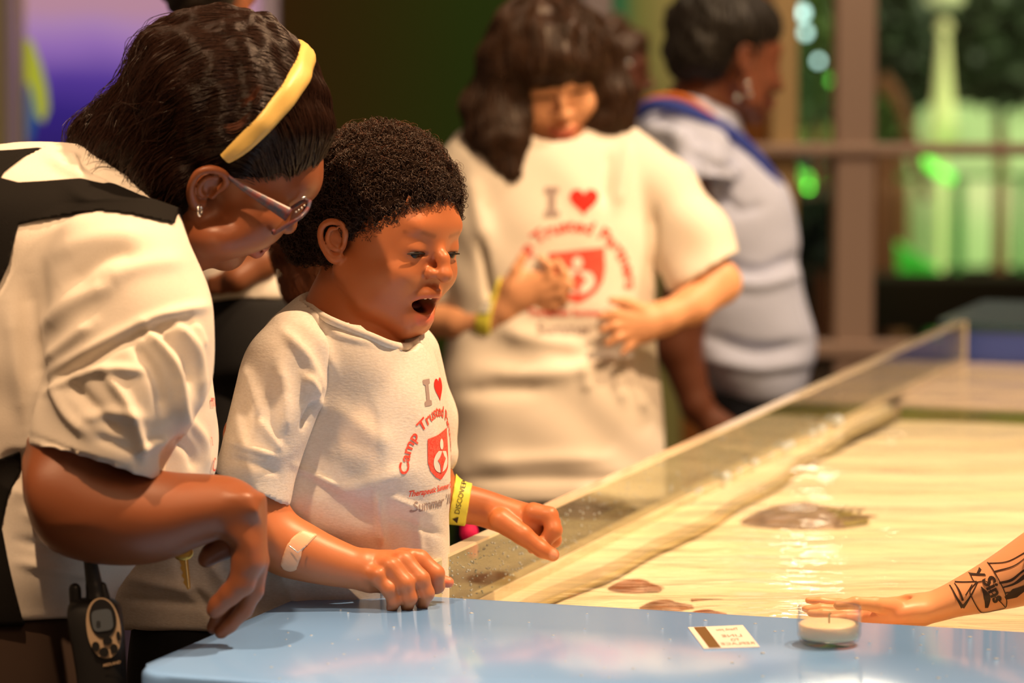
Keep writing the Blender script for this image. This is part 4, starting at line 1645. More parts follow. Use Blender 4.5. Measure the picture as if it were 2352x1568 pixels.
# t-shirt
T = Sculpt(D, .0024)
T.loft([(668, 704, 850, 0, 150), (690, 668, 885, -60, 190), (730, 622, 950, -120, 230), (780, 596, 984, -145, 270), (840, 588, 1004, -155, 290), (920, 582, 1021, -155, 300), (1010, 575, 1030, -155, 300), (1100, 550, 1033, -150, 300), (1190, 420, 1031, -120, 290), (1240, 345, 1030, -95, 285), (1290, 295, 1030, -70, 280), (1370, 266, 1028, -60, 280), (1425, 262, 1020, -55, 275), (1440, 264, 1018, -50, 270)], n=2.15, k=30)
T.chain([(930, 820, 260, 85), (985, 960, 300, 60), (1000, 1040, 300, 58)], 40)
NECK = [([(800, 640, 20, 118), (812, 705, -20, 112)], 4), ([(860, 660, 0, 108), (910, 744, -50, 70)], 4), ([(812, 705, -20, 100), (870, 730, -50, 82)], 4)]
for n_ in NECK: T.chain(n_[0], n_[1], True)
SL = Sculpt(D, .0024)
SL.loft([(715, 640, 720, -120, 20), (740, 618, 735, -170, 0), (790, 577, 752, -225, -30), (860, 550, 752, -245, -40), (930, 528, 742, -252, -50), (1000, 510, 715, -256, -55), (1060, 499, 690, -256, -58), (1110, 490, 672, -255, -60), (1180, 485, 660, -250, -60)], k=35)
for n_ in NECK: SL.chain(n_[0], n_[1], True)
SL.plane((570, 1117, -160), (-.42, .91, 0), 2)
SL.chain([(585, 1230, -160, 74), (592, 1075, -158, 62)], 3, True)
folds = [FOLD(650, 760, 735, 900, 13, 9, 14, -8), FOLD(690, 740, 770, 860, 14, 7, 12, -8), FOLD(735, 905, 700, 980, 9, -16), FOLD(700, 860, 738, 935, 10, 13), FOLD(640, 830, 655, 1000, 16, 8, 8, 0),
         FOLD(560, 840, 600, 960, 15, 7), FOLD(520, 1010, 640, 1050, 11, 7), FOLD(525, 1050, 640, 1085, 9, -6), FOLD(560, 900, 560, 1000, 12, -5), FOLD(590, 960, 650, 1040, 12, 6),
         FOLD(760, 1140, 940, 1080, 20, 5), FOLD(760, 930, 900, 1030, 24, 4), FOLD(680, 1070, 780, 1120, 9, 7), FOLD(680, 1080, 860, 1200, 24, -7),
         FOLD(865, 1120, 880, 1260, 10, 7), FOLD(890, 1140, 990, 1180, 10, 5), FOLD(960, 1180, 965, 1280, 9, 4), FOLD(885, 1180, 1020, 1230, 9, -4), FOLD(700, 700, 860, 790, 8, 4, -10, 20),
         FOLD(600, 1230, 620, 1400, 14, -8), FOLD(640, 1300, 700, 1420, 16, 8), FOLD(480, 1280, 560, 1400, 18, 9), FOLD(300, 1330, 460, 1360, 14, 9), FOLD(290, 1375, 470, 1390, 10, -8), FOLD(400, 1260, 420, 1340, 10, -8), FOLD(440, 1350, 500, 1420, 12, -10)]
sleeve = SL.mesh(1, folds, (.0006, 45))
shirt = sculpt_obj('t_shirt', T, M['cotton_old'], boy, folds=folds, noise=(.0006, 45), extra=[sleeve])
tree = bvh_of(shirt)
# collar rib
cpts = [(702, 698, -35), (742, 727, -62), (798, 752, -70), (850, 772, -62), (900, 792, -50), (940, 796, -30), (968, 782, 0)]
CR = Sculpt(D, .0016)
cp_ = []
for x, y, q_ in cpts:
    p = S.p((x, y, -300))
    hit, no, _, _ = tree.ray_cast(Vector(p), Vector((p / np.linalg.norm(p))))
    cp_.append(np.array(hit) if hit is not None else S.p((x, y, q_)))
cp_ = spline(np.array(cp_), 30)
tv_, tq_ = tubes([(W(cp_), .0042)], 10)
mesh_np('collar', tv_, tq_, M['cotton_old'], boy)
A_ = S.p((981, 1044, 0))
shirt_print(tree, A_ - np.array([0, 0, 0]), (.50, .10, .86), (.03, 1, .02), (-.80, 0, .60), 104 * S.s, boy, L=.005)
trousers('shorts', boy, S, 290, 690, 1405, -30, 290, material=M['black_cloth'])
# yellow wristband on the far wrist, bandage on the near forearm
band = B.copy()
band.off = .0022
band.slab((1057, 1155, 300), (.96, .16, 0), 21)
wb = sculpt_obj('wristband', band, M['yellow_band'], boy, 0, label='yellow paper wristband')
wt_ = bvh_of(wb)
v_, f_ = text2d('\u25b2 DISCOVERY', 24)
project('wristband_print', wt_, v_, f_, S.p((1056, 1150, 200)), (.22, .975, 0), (-.975, .22, 0), (0, 0, 1), S.s * .72, M['ink'], wb, .0006, .003)
bg = A.copy()
bg.off = .0012
bg.poly([(706, 1205), (740, 1216), (738, 1221), (708, 1250), (704, 1268), (693, 1296), (680, 1300), (665, 1296), (657, 1284), (664, 1262), (672, 1240), (684, 1222)])
sculpt_obj('bandage', bg, M['bandage'], boy, 0, label='tan sticking plaster on the forearm')
tv_, tq_ = tubes([(W(np.array([S.p((664, 1253, -235)), S.p((684, 1268, -240)), S.p((700, 1256, -232))])), .0006)], 5)
mesh_np('bandage_pad', tv_, tq_, M['silver'], boy)
print('boy', round(time.time() - T0, 1))

# ================================================================== the woman with the headband
D = 3.25
w1 = empty('person', (W(V(150, 1400, D + .1))[0], D + .1, 0), 'woman with yellow headband and glasses leaning over beside the boy, black bag straps', 'person')
SKW = (.27, .085, .032)
S = Sculpt(D, .0016)
h = Head(S, 109, 32.4, 32, 265, 518, 343, 120)
build_head(h, 'closed', ears=(1, -1), nose=((0, .93, -.26), (0, .80, -.36)), wide=1.08)
S.ball((505, 545, 60), (85, 52, 90), 40)
S.ball((590, 500, 60), (72, 66, 80), 40)
S.chain([(440, 470, 130, 110), (370, 520, 150, 125), (280, 600, 180, 150)], 50)
S.ball((690, 400, 110), (52, 70, 80), 30)
S.chain([(572, 560, 95, 13), (580, 570, 95, 10)], 8)
headp = S.mesh(2)
mk = face_marks(h, (.42, .11, .08), (.03, .012, .006))
mk.append(([S.p((579, 572, 80))], 10 * S.s, 8 * S.s, (.50, .14, .11), .7))
A = Sculpt(D, .002)
A.loft([(64, 1060, 1160, -330, -150), (85, 1030, 1222, -360, -120), (120, 1020, 1262, -372, -100), (180, 1030, 1286, -372, -95), (250, 1050, 1297, -362, -95), (330, 1072, 1296, -345, -95), (400, 1084, 1280, -325, -95), (450, 1087, 1258, -312, -100), (500, 1090, 1240, -298, -110), (540, 1097, 1222, -290, -120), (575, 1115, 1205, -285, -130), (598, 1145, 1195, -280, -140)], 'x', 20, cap=10)
A.loft([(1000, 62, 260, -330, -110), (1100, 62, 270, -345, -110), (1180, 85, 300, -350, -110)], k=40)
# the drooping hand
A.loft([(1130, 500, 612, -285, -130), (1170, 474, 613, -285, -120), (1210, 478, 613, -282, -120), (1250, 526, 614, -278, -125), (1290, 530, 615, -272, -130), (1320, 532, 602, -265, -140)], k=18, cap=20)
for pts in ([(568, 1290, -235, 36), (556, 1338, -232, 29), (528, 1364, -225, 25), (502, 1388, -215, 22), (494, 1400, -210, 20)],
            [(588, 1290, -200, 30), (582, 1355, -185, 23), (560, 1400, -178, 20), (528, 1434, -172, 17), (508, 1452, -170, 15)],
            [(572, 1300, -165, 28), (562, 1370, -150, 22), (530, 1412, -145, 19), (496, 1440, -145, 16)],
            [(560, 1300, -150, 26), (530, 1370, -150, 22), (505, 1410, -150, 18), (488, 1440, -150, 14)],
            [(540, 1240, -160, 36), (508, 1258, -150, 27), (485, 1272, -150, 23), (473, 1284, -148, 19)]):
    finger(A, pts, 8)
for x0, y0, x1, y1 in ((532, 1228, 600, 1228), (538, 1241, 590, 1240), (550, 1306, 596, 1298), (545, 1337, 580, 1340)):
    A.chain([(x0, y0, -287, 4), ((x0 + x1) / 2, y0 + 5, -292, 5), (x1, y1, -285, 3)], 6, True)
arm1 = A.mesh(1)
v, q = join_vq([headp, arm1])
mesh_np('body', W(v), q, M['skin'], w1, True, tint(v, SKW, mk))

# t-shirt: torso, near sleeve
T = Sculpt(D, .0028)
T.loft([(330, 95, 190, 100, 240), (345, -60, 240, 20, 320), (380, -200, 300, -60, 380), (440, -300, 385, -130, 420), (500, -340, 410, -170, 430), (600, -360, 440, -190, 440), (700, -360, 462, -195, 440), (850, -350, 485, -190, 430), (950, -340, 496, -180, 420), (1040, -335, 499, -170, 410), (1100, -330, 488, -170, 400), (1200, -320, 420, -180, 390), (1300, -310, 312, -190, 380), (1370, -300, 262, -190, 380), (1410, -300, 250, -185, 380)], n=2.2, k=40)
T.loft([(470, 200, 400, -220, 60), (520, 130, 425, -290, 60), (600, 110, 455, -345, 50), (700, 105, 487, -380, 30), (780, 100, 494, -395, 10), (850, 96, 486, -400, -10), (920, 88, 470, -402, -30), (1000, 72, 425, -402, -45), (1060, 60, 395, -400, -50), (1105, 55, 370, -395, -55)], n=2.1, k=60)
T.chain([(420, 470, 130, 120), (350, 480, 150, 130)], 4, True)
for t_ in np.linspace(0, 1, 9):
    x_, y_ = 20 + 330 * t_, 1012 + 92 * t_ - 8 * math.sin(t_ * 3)
    T.chain([(x_, y_ + 66, -500, 62), (x_, y_ + 66, -215, 62)], 2, True)
T.chain([(345, 1120, -500, 60), (430, 1060, -500, 60), (430, 1060, -215, 60)], 2, True)
T.chain([(420, 1130, -500, 60), (420, 1130, -215, 60)], 2, True)
T.loft([(1030, 88, 330, -340, -120), (1090, 80, 350, -345, -110)], k=3, sub=True)
folds = [FOLD(105, 860, 490, 700, 14, 12, 40, -40), FOLD(110, 880, 420, 730, 16, -15, 30, -35), FOLD(100, 900, 330, 850, 11, 10, 0, -25), FOLD(210, 740, 100, 830, 16, 10),
         FOLD(240, 850, 330, 1050, 12, 13, 12, -10), FOLD(330, 740, 420, 1000, 13, 13, 28, -20), FOLD(395, 730, 465, 920, 13, 11, 22, -18), FOLD(445, 740, 470, 800, 10, 8), FOLD(300, 780, 380, 960, 14, -10, 15, -10),
         FOLD(365, 760, 440, 900, 12, -11, 20, -15), FOLD(120, 880, 200, 1000, 13, 10, -10, 10), FOLD(150, 870, 280, 1000, 16, -12), FOLD(220, 1000, 320, 1045, 12, -8), FOLD(190, 960, 330, 960, 13, 8, 0, -12), FOLD(300, 1040, 390, 1010, 13, 9),
         FOLD(70, 1000, 300, 1078, 5, -4, 0, 8), FOLD(120, 590, 330, 540, 22, 7, 0, -20), FOLD(140, 660, 330, 580, 20, -9, 0, -25), FOLD(230, 640, 420, 600, 22, 7, 0, -10), FOLD(90, 760, 260, 650, 20, 9, -10, -10), FOLD(20, 700, 60, 980, 22, 8),
         FOLD(60, 640, 90, 900, 20, -10), FOLD(420, 950, 480, 1080, 12, 8, 20, 0), FOLD(400, 1000, 450, 1080, 12, -8, 14, 0), FOLD(40, 1240, 260, 1290, 12, -7), FOLD(40, 1290, 240, 1330, 12, 7), FOLD(60, 1180, 200, 1230, 12, 7),
         FOLD(110, 360, 270, 430, 12, 8, -10, 10), FOLD(160, 340, 290, 420, 10, -8, 0, 12), FOLD(170, 345, 180, 400, 12, 8)]
shirt = sculpt_obj('t_shirt', T, M['cotton'], w1, folds=folds, noise=(.0007, 38))
tree = bvh_of(shirt)
P_ = lambda n, vf, A_, sc: project(n, tree, vf[0], vf[1], A_, (.25, 0, 1), (0, 1, 0), (-1, 0, .25), sc, M['print_red'], w1, .0012, .005)
P_('printed_letter', text2d('C', 30), S.p((470, 1068, 60)), S.s * 1.5)
P_('printed_letter', text2d('a', 30), S.p((476, 1010, 40)), S.s * 1.5)
P_('printed_letter', text2d('m', 30), S.p((474, 920, 60)), S.s * 1.5)
trousers('trousers', w1, S, -290, 240, 1392, -190, 370, material=M['khaki'])

# hair
H = Sculpt(D, .0024)
H.ball((520, 250, 120), (222, 225, 215), 30)
H.chain([(470, 250, 120, 205), (380, 320, 130, 150), (280, 330, 140, 88), (215, 320, 140, 42)], 60)
H.chain([(420, 420, 60, 105), (400, 490, 80, 80), (375, 500, 90, 70)], 50)
h.ball((0, -.12, .34), (.70, .865, .72), .05, S=H)
h.ball((0, .98, -.42), (1.25, .60, .92), .03, True, S=H)
h.ball((.80, .30, -.30), (.45, .42, .50), .03, True, S=H)
H.ball((462, 445, -60), (46, 66, 110), 12, True)
H.ball((480, 560, 0), (120, 90, 200), 12, True)
hair = sculpt_obj('hair', H, M['hair_base'], w1, noise=(.0010, 90))
dirs = [(690, 130, -1, -.3, 0), (640, 60, -1, -.1, 0), (560, 30, -1, .35, 0), (450, 60, -1, .45, 0), (640, 200, -1, .05, 0), (560, 300, -1, .05, 0), (520, 180, -1, .2, 0), (400, 150, -1, .6, 0), (300, 180, -1, .9, 0), (230, 240, -.7, 1, 0),
        (420, 300, -1, .55, 0), (330, 330, -1, .9, 0), (450, 400, -1, .8, 0), (400, 480, -.8, 1, 0), (500, 370, -1, .45, 0), (760, 260, -.2, -1, 0), (740, 220, -.35, -1, 0), (700, 300, -.35, -1, 0), (660, 350, -.3, -1, 0), (600, 400, -.4, -1, 0), (720, 180, -.5, -1, 0)]
strands('hair_strands', hair, lambda x, y, n: n[2] < .5, dirs, 9000, 26, .0062, .0003, M['hair_black'], w1, lift=(.0004, .004), jitter=.07, rootlift=.0004)
strands('hair_tips', hair, lambda x, y, n: n[2] < .5 and x < 420, dirs, 500, 16, .006, .0004, M['hair_black'], w1, lift=(.002, .012), jitter=.25)
# wisps standing off at the nape and crown
paths = []
for i in range(150):
    x0, y0 = rng.uniform(190, 420), 0
    y0 = 330 + (x0 - 190) * .55 + rng.uniform(-25, 5)
    q_ = rng.uniform(-60, 160)
    L = rng.uniform(30, 85)
    p0, p1, p2 = (x0 + 25, y0 - 40, q_), (x0, y0, q_), (x0 - L * .25 + rng.normal() * 8, y0 + L * .7, q_ + rng.normal() * 10)
    paths.append((spline([S.p(p0), S.p(p1), S.p(p2)], 7), np.linspace(.0006, .0001, 7)))
tv_, tq_ = tubes(paths, 3)
mesh_np('nape_wisps', W(tv_), tq_, M['hair_black'], w1)
# stray tufts above the headband
paths = []
for i in range(40):
    a = rng.normal(size=2) * 5
    paths.append((spline([S.p((530 + a[0], 240 + a[1], -90)), S.p((570 + a[1], 236 + a[0], -112)), S.p((598 + a[0], 200 + a[1], -118 + a[0]))], 8), np.linspace(.0005, .0001, 8)))
for i in range(40):
    a = rng.normal(size=2) * 5
    paths.append((spline([S.p((480 + a[0], 290 + a[1], -95)), S.p((540 + a[1], 290 + a[0], -110)), S.p((580 + a[0], 262 + a[1], -110 + a[0]))], 8), np.linspace(.0005, .0001, 8)))
tv_, tq_ = tubes(paths, 3)
mesh_np('hair_tuft', W(tv_), tq_, M['hair_red'], w1)
# headband: a band of the hair surface raised a little
htree = bvh_of(hair)
C_h = h.pt((0, -.10, .20))
m_ = h.f * .20 + h.u * .95
m_ /= np.linalg.norm(m_)
nb_ = np.cross(h.s, m_)
nb_ /= np.linalg.norm(nb_)
rows_ = []
for ph_ in np.radians(np.linspace(1, 179, 70)):
    d_ = h.s * math.cos(ph_) + m_ * math.sin(ph_)
    row = []
    for w_ in np.linspace(-1, 1, 7):
        o_ = C_h + nb_ * w_ * (14 + 13 * math.sin(ph_) ** .6) * S.s
        hit, no, _, _ = htree.ray_cast(Vector(o_ + d_ * .5), Vector(-d_))
        r_ = np.linalg.norm(np.array(hit) - o_) if hit is not None else .09
        row.append((o_, d_, r_))
    rows_.append(row)
rr = np.array([[c[2] for c in r] for r in rows_])
for _ in range(3): rr[1:-1] = (rr[:-2] + rr[1:-1] * 2 + rr[2:]) / 4
prof_ = np.array([0, .0022, .003, .0026, .003, .0022, 0]) + .0042
out_ = np.array([[rows_[i][j][0] + rows_[i][j][1] * (rr[i, j] + prof_[j]) for j in range(7)] for i in range(70)])
in_ = np.array([[rows_[i][j][0] + rows_[i][j][1] * (rr[i, j] - .002) for j in (6, 0)] for i in range(70)])
ring_ = np.concatenate([out_, in_], 1)
i_, j_ = np.meshgrid(np.arange(69) * 9, np.arange(9), indexing='ij')
mesh_np('headband', W(ring_.reshape(-1, 3)), np.stack([i_ + j_, i_ + (j_ + 1) % 9, i_ + 9 + (j_ + 1) % 9, i_ + 9 + j_], -1).reshape(-1, 4), M['headband'], w1, True, None, 'mustard yellow fabric headband')
# black bag straps lying on the shirt
st_ = T.copy()
st_.off = .004
st_.vox = .0017
st_.poly([(-60, 470), (-60, 395), (0, 408), (60, 424), (120, 420), (200, 412), (270, 424), (330, 450), (420, 480), (420, 520), (330, 500), (260, 492), (180, 498), (110, 512), (68, 522), (48, 610), (0, 720), (-60, 820)])
sculpt_obj('bag_strap', st_, M['webbing'], w1, 0, label='wide black bag strap across the shoulder')
st2 = T.copy()
st2.off = .006
st2.vox = .0017
st2.poly([(-80, 325), (0, 335), (50, 326), (118, 330), (64, 360), (24, 400), (12, 430), (0, 480), (-80, 500)])
sculpt_obj('bag_strap', st2, M['webbing'], w1, 0, label='black strap over the far shoulder')
st3 = T.copy()
st3.off = .003
st3.vox = .0017
st3.poly([(-60, 1080), (70, 1030), (70, 1075), (45, 1130), (30, 1200), (88, 1470), (20, 1480), (2, 1300), (0, 1180), (20, 1100), (-60, 1125)])
sculpt_obj('bag_strap', st3, M['webbing'], w1, 0, label='dark hanging waist strap')
# backpack hanging behind her shoulders, beyond the left edge of the photo
BP = Sculpt(D, .006)
BP.loft([(330, -620, -330, 20, 300), (420, -660, -350, -60, 330), (700, -700, -372, -80, 340), (1000, -700, -360, -60, 330), (1060, -690, -360, -20, 300)], k=30)
bpk = sculpt_obj('backpack', BP, M['webbing'], None)
props(bpk, 'black backpack on the back of the woman with the headband', 'backpack')

# earring
tv_, tq_ = tubes([(W(np.array([S.p((459 + 4 * math.cos(a), 484 + 12 * math.sin(a), -85 + 8 * math.cos(a))) for a in np.linspace(0, 2 * math.pi, 14)])), 3.4 * S.s)], 8)
mesh_np('earring', tv_, tq_, M['silver'], w1, label='small silver hoop earring')
# glasses
gl = empty('glasses', tuple(W(S.p((690, 490, 20)))), 'tortoise and blue framed glasses worn by the woman with the headband', 'glasses')


def ribbon(name, pts, widths, thick, material, parent):
    """strip through points (px,py,q) lying in the picture plane with varying width"""
    P = spline([S.p(p) for p in pts], 24)
    Wd = np.interp(np.linspace(0, 1, 24), np.linspace(0, 1, len(widths)), widths) * S.s / 2
    t = np.gradient(P, axis=0)
    t /= np.linalg.norm(t, axis=1)[:, None]
    up = np.cross(t, [0, 0, 1.0])
    up /= np.linalg.norm(up, axis=1)[:, None]
    dz = np.array([0, 0, 1]) * thick
    ring = np.stack([P + up * Wd[:, None] - dz, P - up * Wd[:, None] - dz, P - up * Wd[:, None] + dz, P + up * Wd[:, None] + dz], 1)
    n = len(P)
    i, j = np.meshgrid(np.arange(n - 1) * 4, np.arange(4), indexing='ij')
    q = np.stack([i + j, i + (j + 1) % 4, i + 4 + (j + 1) % 4, i + 4 + j], -1).reshape(-1, 4)
    q = np.vstack([q, [[0, 1, 2, 3], [n * 4 - 4, n * 4 - 3, n * 4 - 2, n * 4 - 1]]])
    return mesh_np(name, W(ring.reshape(-1, 3)), q, material, parent, False)


ribbon('temple', [(508, 392, -66), (560, 432, -70), (620, 468, -62), (664, 494, -52)], [5, 14, 24, 32], .0012, M['glasses'], gl)
rim = [(712, 462, 10), (706, 480, -20), (688, 500, -52), (662, 516, -52), (640, 530, -40), (630, 536, -20), (628, 528, 10), (640, 508, 40), (668, 480, 45), (696, 462, 35)]
rp = spline(np.array([S.p(p) for p in rim + rim[:1]]), 50)
tv_, tq_ = tubes([(W(rp), .0019)], 8)
mesh_np('rim', tv_, tq_, M['glasses'], gl)
cc = rp.mean(0)
mesh_np('lens', W(np.vstack([rp, cc])), [(i, i + 1, 50) for i in range(49)], M['lens'], gl, False)
tv_, tq_ = tubes([(W(np.array([S.p((692, 455, 10)), S.p((702, 452, 14)), S.p((704, 458, 20))])), .0012)], 6)
mesh_np('nose_pad', tv_, tq_, M['silver'], gl)
dots = [(tuple(W(S.p((680 + 6.5 * i, 486 - 4.5 * i - (i == 3), -62 + i)))), .0011) for i in range(4)]
beads('studs', dots, M['silver'], '', '', gl)
# key hanging from her far hand
ky = empty('key', tuple(W(S.p((425, 1300, -60)))), 'brass key hanging under the forearm of the woman with the headband', 'key')
kb = Sculpt(D, .0008)
kb.ball((420, 1268, -90), (24, 20, 4), 3)
kb.ball((420, 1262, -90), (7, 6, 30), 2, True)
sculpt_obj('bow', kb, M['gold'], ky)
prof = [(411, 1285), (432, 1282), (438, 1350), (431, 1354), (426, 1345), (421, 1338), (423, 1330), (417, 1322), (420, 1314), (414, 1305), (416, 1298)]
Pk = [S.p((x, y, -91)) for x, y in prof] + [S.p((x, y, -86)) for x, y in prof]
n = len(prof)
mesh_np('blade', W(np.array(Pk)), [tuple(range(n)), tuple(range(2 * n - 1, n - 1, -1))] + [(i, (i + 1) % n, n + (i + 1) % n, n + i) for i in range(n)], M['gold'], ky, False)
tv_, tq_ = tubes([(W(np.array([S.p((426, 1284, -93)), S.p((433, 1350, -93))])), .0006)], 5)
mesh_np('groove', tv_, tq_, M['seam'], ky)
tv_, tq_ = tubes([(W(spline([S.p((420, 1258, -90)), S.p((430, 1200, -60)), S.p((470, 1160, -100))], 10)), .0009)], 6)
mesh_np('cord', tv_, tq_, M['webbing'], ky)

# walkie-talkie on her hip
wk = empty('walkie_talkie', tuple(W(S.p((215, 1500, -230)))), 'black two-way radio with a champagne face clipped at the hip', 'radio')
R_ = Sculpt(D, .0016)
R_.loft([(1372, 175, 262, -262, -200), (1390, 158, 276, -275, -195), (1430, 156, 283, -282, -195), (1500, 168, 288, -282, -195), (1568, 178, 292, -280, -195), (1700, 186, 296, -275, -195), (1720, 192, 290, -270, -200)], n=3.2, k=4)
sculpt_obj('body', R_, M['black_plastic'], wk)
R_ = Sculpt(D, .0014)
R_.chain([(206, 1280, -235, 15), (218, 1350, -235, 19), (222, 1380, -235, 26)], 6)
sculpt_obj('antenna', R_, M['black_plastic'], wk)
R_ = Sculpt(D, .0014)
R_.chain([(172, 1352, -235, 14), (174, 1385, -235, 14)], 6)
sculpt_obj('knob', R_, M['black_plastic'], wk)
R_ = Sculpt(D, .0014)
R_.chain([(236, 1345, -240, 9), (242, 1378, -240, 13)], 6)
sculpt_obj('button', R_, M['black_plastic'], wk)


def rel(cx, cy, rx, ry, ang, q, n=36, pw=2.0):
    L = []
    a = math.radians(ang)
    for i in range(n):
        t = 2 * math.pi * i / n
        x, y = rx * math.copysign(abs(math.cos(t)) ** (2 / pw), math.cos(t)), ry * math.copysign(abs(math.sin(t)) ** (2 / pw), math.sin(t))
        L.append((cx + x * math.cos(a) - y * math.sin(a), cy + x * math.sin(a) + y * math.cos(a), q))
    return L


def plate(name, loop, thick, material, parent, label=None):
    n = len(loop)
    P = np.array([S.p(p) for p in loop] + [S.p((p[0], p[1], p[2] + thick)) for p in loop])
    return mesh_np(name, W(P), [tuple(range(n)), tuple(range(2 * n - 1, n - 1, -1))] + [(i, (i + 1) % n, n + (i + 1) % n, n + i) for i in range(n)], material, parent, False, label=label)


plate('face_plate', rel(238, 1442, 39, 70, -8, -290, pw=2.2), 14, M['beige_plastic'], wk)
fpo = plate('screen_bezel', rel(236, 1420, 31, 45, -8, -293), 6, M['black_plastic'], wk)
plate('screen', rel(235, 1424, 24, 25, -8, -296, pw=4), 4, M['lcd'], wk, 'grey display')
for (x, y, rx, ry) in ((247, 1471, 11, 9), (220, 1484, 9, 11), (239, 1497, 11, 11), (262, 1489, 9, 11), (272, 1460, 5, 11)):
    plate('button', rel(x, y, rx, ry, -8, -295, 16), 4, M['black_plastic'], wk)
v_, f_ = text2d('8', 22)
mesh_np('display_digit', W(np.array([S.p((226 + x, 1434 - y, -297)) for x, y in v_])), f_, M['black_plastic'], wk, False)
v_, f_ = text2d('MIDLAND', 9, .3)
mesh_np('lettering', W(np.array([S.p((257 + x, 1524 - y - x * .22, -291 - 1)) for x, y in v_])), f_, M['beige_plastic'], wk, False)
print('w1', round(time.time() - T0, 1))
# ================================================================== the young woman in the printed shirt
D = 5.1
w3 = empty('person', (W(V(1270, 1300, D))[0], D, 0), 'brown haired woman with a fringe in a printed white t-shirt, one hand raised', 'person')
SK3 = (.72, .36, .19)
S = Sculpt(D, .0028)
h = Head(S, 12, 24, 10, 160, 1264, 172, 0)
build_head(h, 'closed', ears=(), nose=((0, .98, -.28), (0, .84, -.38)))
S.chain([(1262, 250, 40, 62), (1266, 330, 60, 66), (1270, 420, 40, 90)], 30)
headp = S.mesh(1)
mk = face_marks(h, (.62, .13, .10), (.10, .045, .02))
for s in (1, -1):
    mk.append(([h.pt((s * .28 + a, .74, -.05)) for a in (-.12, 0, .12)], .012 * h.k, .035 * h.k, (.10, .04, .02), .85))
B = Sculpt(D, .003)
# her arm on the left of the photo: forearm, hand with raised fingers
B.chain([(1022, 470, 0, 36), (965, 700, 10, 40), (985, 728, 0, 44), (1060, 742, -60, 40), (1130, 738, -110, 33), (1160, 715, -130, 34)], 14)
B.chain([(1160, 712, -130, 36), (1195, 668, -150, 42), (1235, 655, -160, 34)], 16, flat=((0, 0, 1), .6))
for pts in ([(1175, 660, -160, 17), (1185, 620, -165, 12), (1200, 590, -165, 10)],
            [(1240, 650, -165, 15), (1262, 632, -175, 12), (1262, 610, -180, 10), (1240, 592, -180, 8)],
            [(1250, 665, -165, 15), (1285, 650, -180, 12), (1295, 625, -185, 10), (1280, 598, -180, 8)],
            [(1250, 685, -160, 15), (1290, 675, -178, 12), (1308, 655, -185, 10), (1300, 630, -180, 8)],
            [(1240, 705, -150, 14), (1275, 702, -165, 11), (1296, 690, -170, 9), (1300, 672, -168, 7)]):
    finger(B, pts, 7)
# her other arm: round elbow at the right, hand across the belly
C_ = Sculpt(D, .003)
C_.chain([(1560, 500, 0, 48), (1628, 640, -60, 60), (1655, 650, -70, 46), (1590, 700, -130, 42), (1530, 728, -165, 34), (1500, 738, -175, 32)], 16)
C_.chain([(1510, 735, -175, 36), (1470, 745, -185, 40), (1440, 740, -190, 36)], 16, flat=((0, 0, 1), .6))
for pts in ([(1480, 712, -190, 16), (1440, 696, -205, 13), (1405, 690, -208, 9)],
            [(1450, 728, -200, 14), (1415, 722, -210, 12), (1380, 728, -212, 8)],
            [(1448, 745, -200, 14), (1412, 748, -212, 12), (1382, 758, -214, 8)],
            [(1450, 762, -198, 14), (1420, 775, -210, 11), (1395, 790, -212, 8)],
            [(1465, 775, -190, 13), (1445, 795, -200, 10), (1430, 812, -205, 7)]):
    finger(C_, pts, 7)
v, q = join_vq([headp, B.mesh(1), C_.mesh(1)])
mesh_np('body', W(v), q, M['skin_soft'], w3, True, tint(v, SK3, mk))
eyes(h, w3, None)
T = Sculpt(D, .0035)
T.loft([(288, 1185, 1385, -20, 130), (312, 1110, 1425, -70, 150), (350, 1048, 1470, -110, 160), (420, 1015, 1500, -140, 165), (520, 1008, 1510, -160, 165), (620, 1014, 1508, -165, 165), (720, 1030, 1503, -165, 165), (800, 1024, 1508, -165, 165), (880, 1014, 1518, -175, 165), (1000, 1020, 1522, -180, 165), (1142, 1028, 1528, -175, 165), (1150, 1030, 1526, -170, 160)], n=2.3, k=30)
T.chain([(1430, 350, 20, 62), (1530, 440, -10, 74), (1590, 540, -40, 84), (1625, 640, -60, 92)], 30)
T.chain([(1090, 350, 20, 60), (1035, 440, 10, 66), (1010, 560, 0, 62), (1000, 660, 0, 62)], 30)
T.chain([(1268, 250, 10, 68), (1270, 318, -20, 74)], 6, True)
for t_ in np.linspace(0, 1, 6):
    x_, y_ = 1530 + 170 * t_, 668 - 95 * t_
    T.chain([(x_ + 32, y_ + 62, -220, 66), (x_ + 32, y_ + 62, 100, 66)], 3, True)
T.chain([(1640, 680, -70, 78), (1620, 600, -55, 68)], 4, True)
T.chain([(930, 760, -100, 60), (960, 752, 100, 60)], 4, True)
fl_ = [FOLD(1105, 560, 1125, 690, 10, -14), FOLD(1440, 330, 1420, 480, 14, 10), FOLD(1400, 340, 1390, 470, 12, -8), FOLD(1500, 480, 1505, 640, 12, -10), FOLD(1100, 850, 1400, 830, 22, 8, 0, 20), FOLD(1060, 900, 1250, 890, 20, -7), FOLD(1100, 1060, 1400, 1050, 18, 6), FOLD(1060, 1100, 1450, 1100, 14, -5),
       FOLD(1440, 830, 1480, 950, 14, 8), FOLD(1400, 820, 1430, 930, 12, 7), FOLD(1340, 840, 1350, 900, 14, 7), FOLD(1080, 400, 1120, 560, 20, 8), FOLD(1150, 760, 1350, 800, 22, 8)]
T_ = sculpt_obj('t_shirt', T, M['cotton'], w3, folds=fl_, noise=(.001, 28))
tree = bvh_of(T_)
A_ = S.p((1321, 634, 0))
shirt_print(tree, A_, (1, 0, .05), (0, 1, 0), (0, 0, 1), 115 * S.s, w3, L=.012)
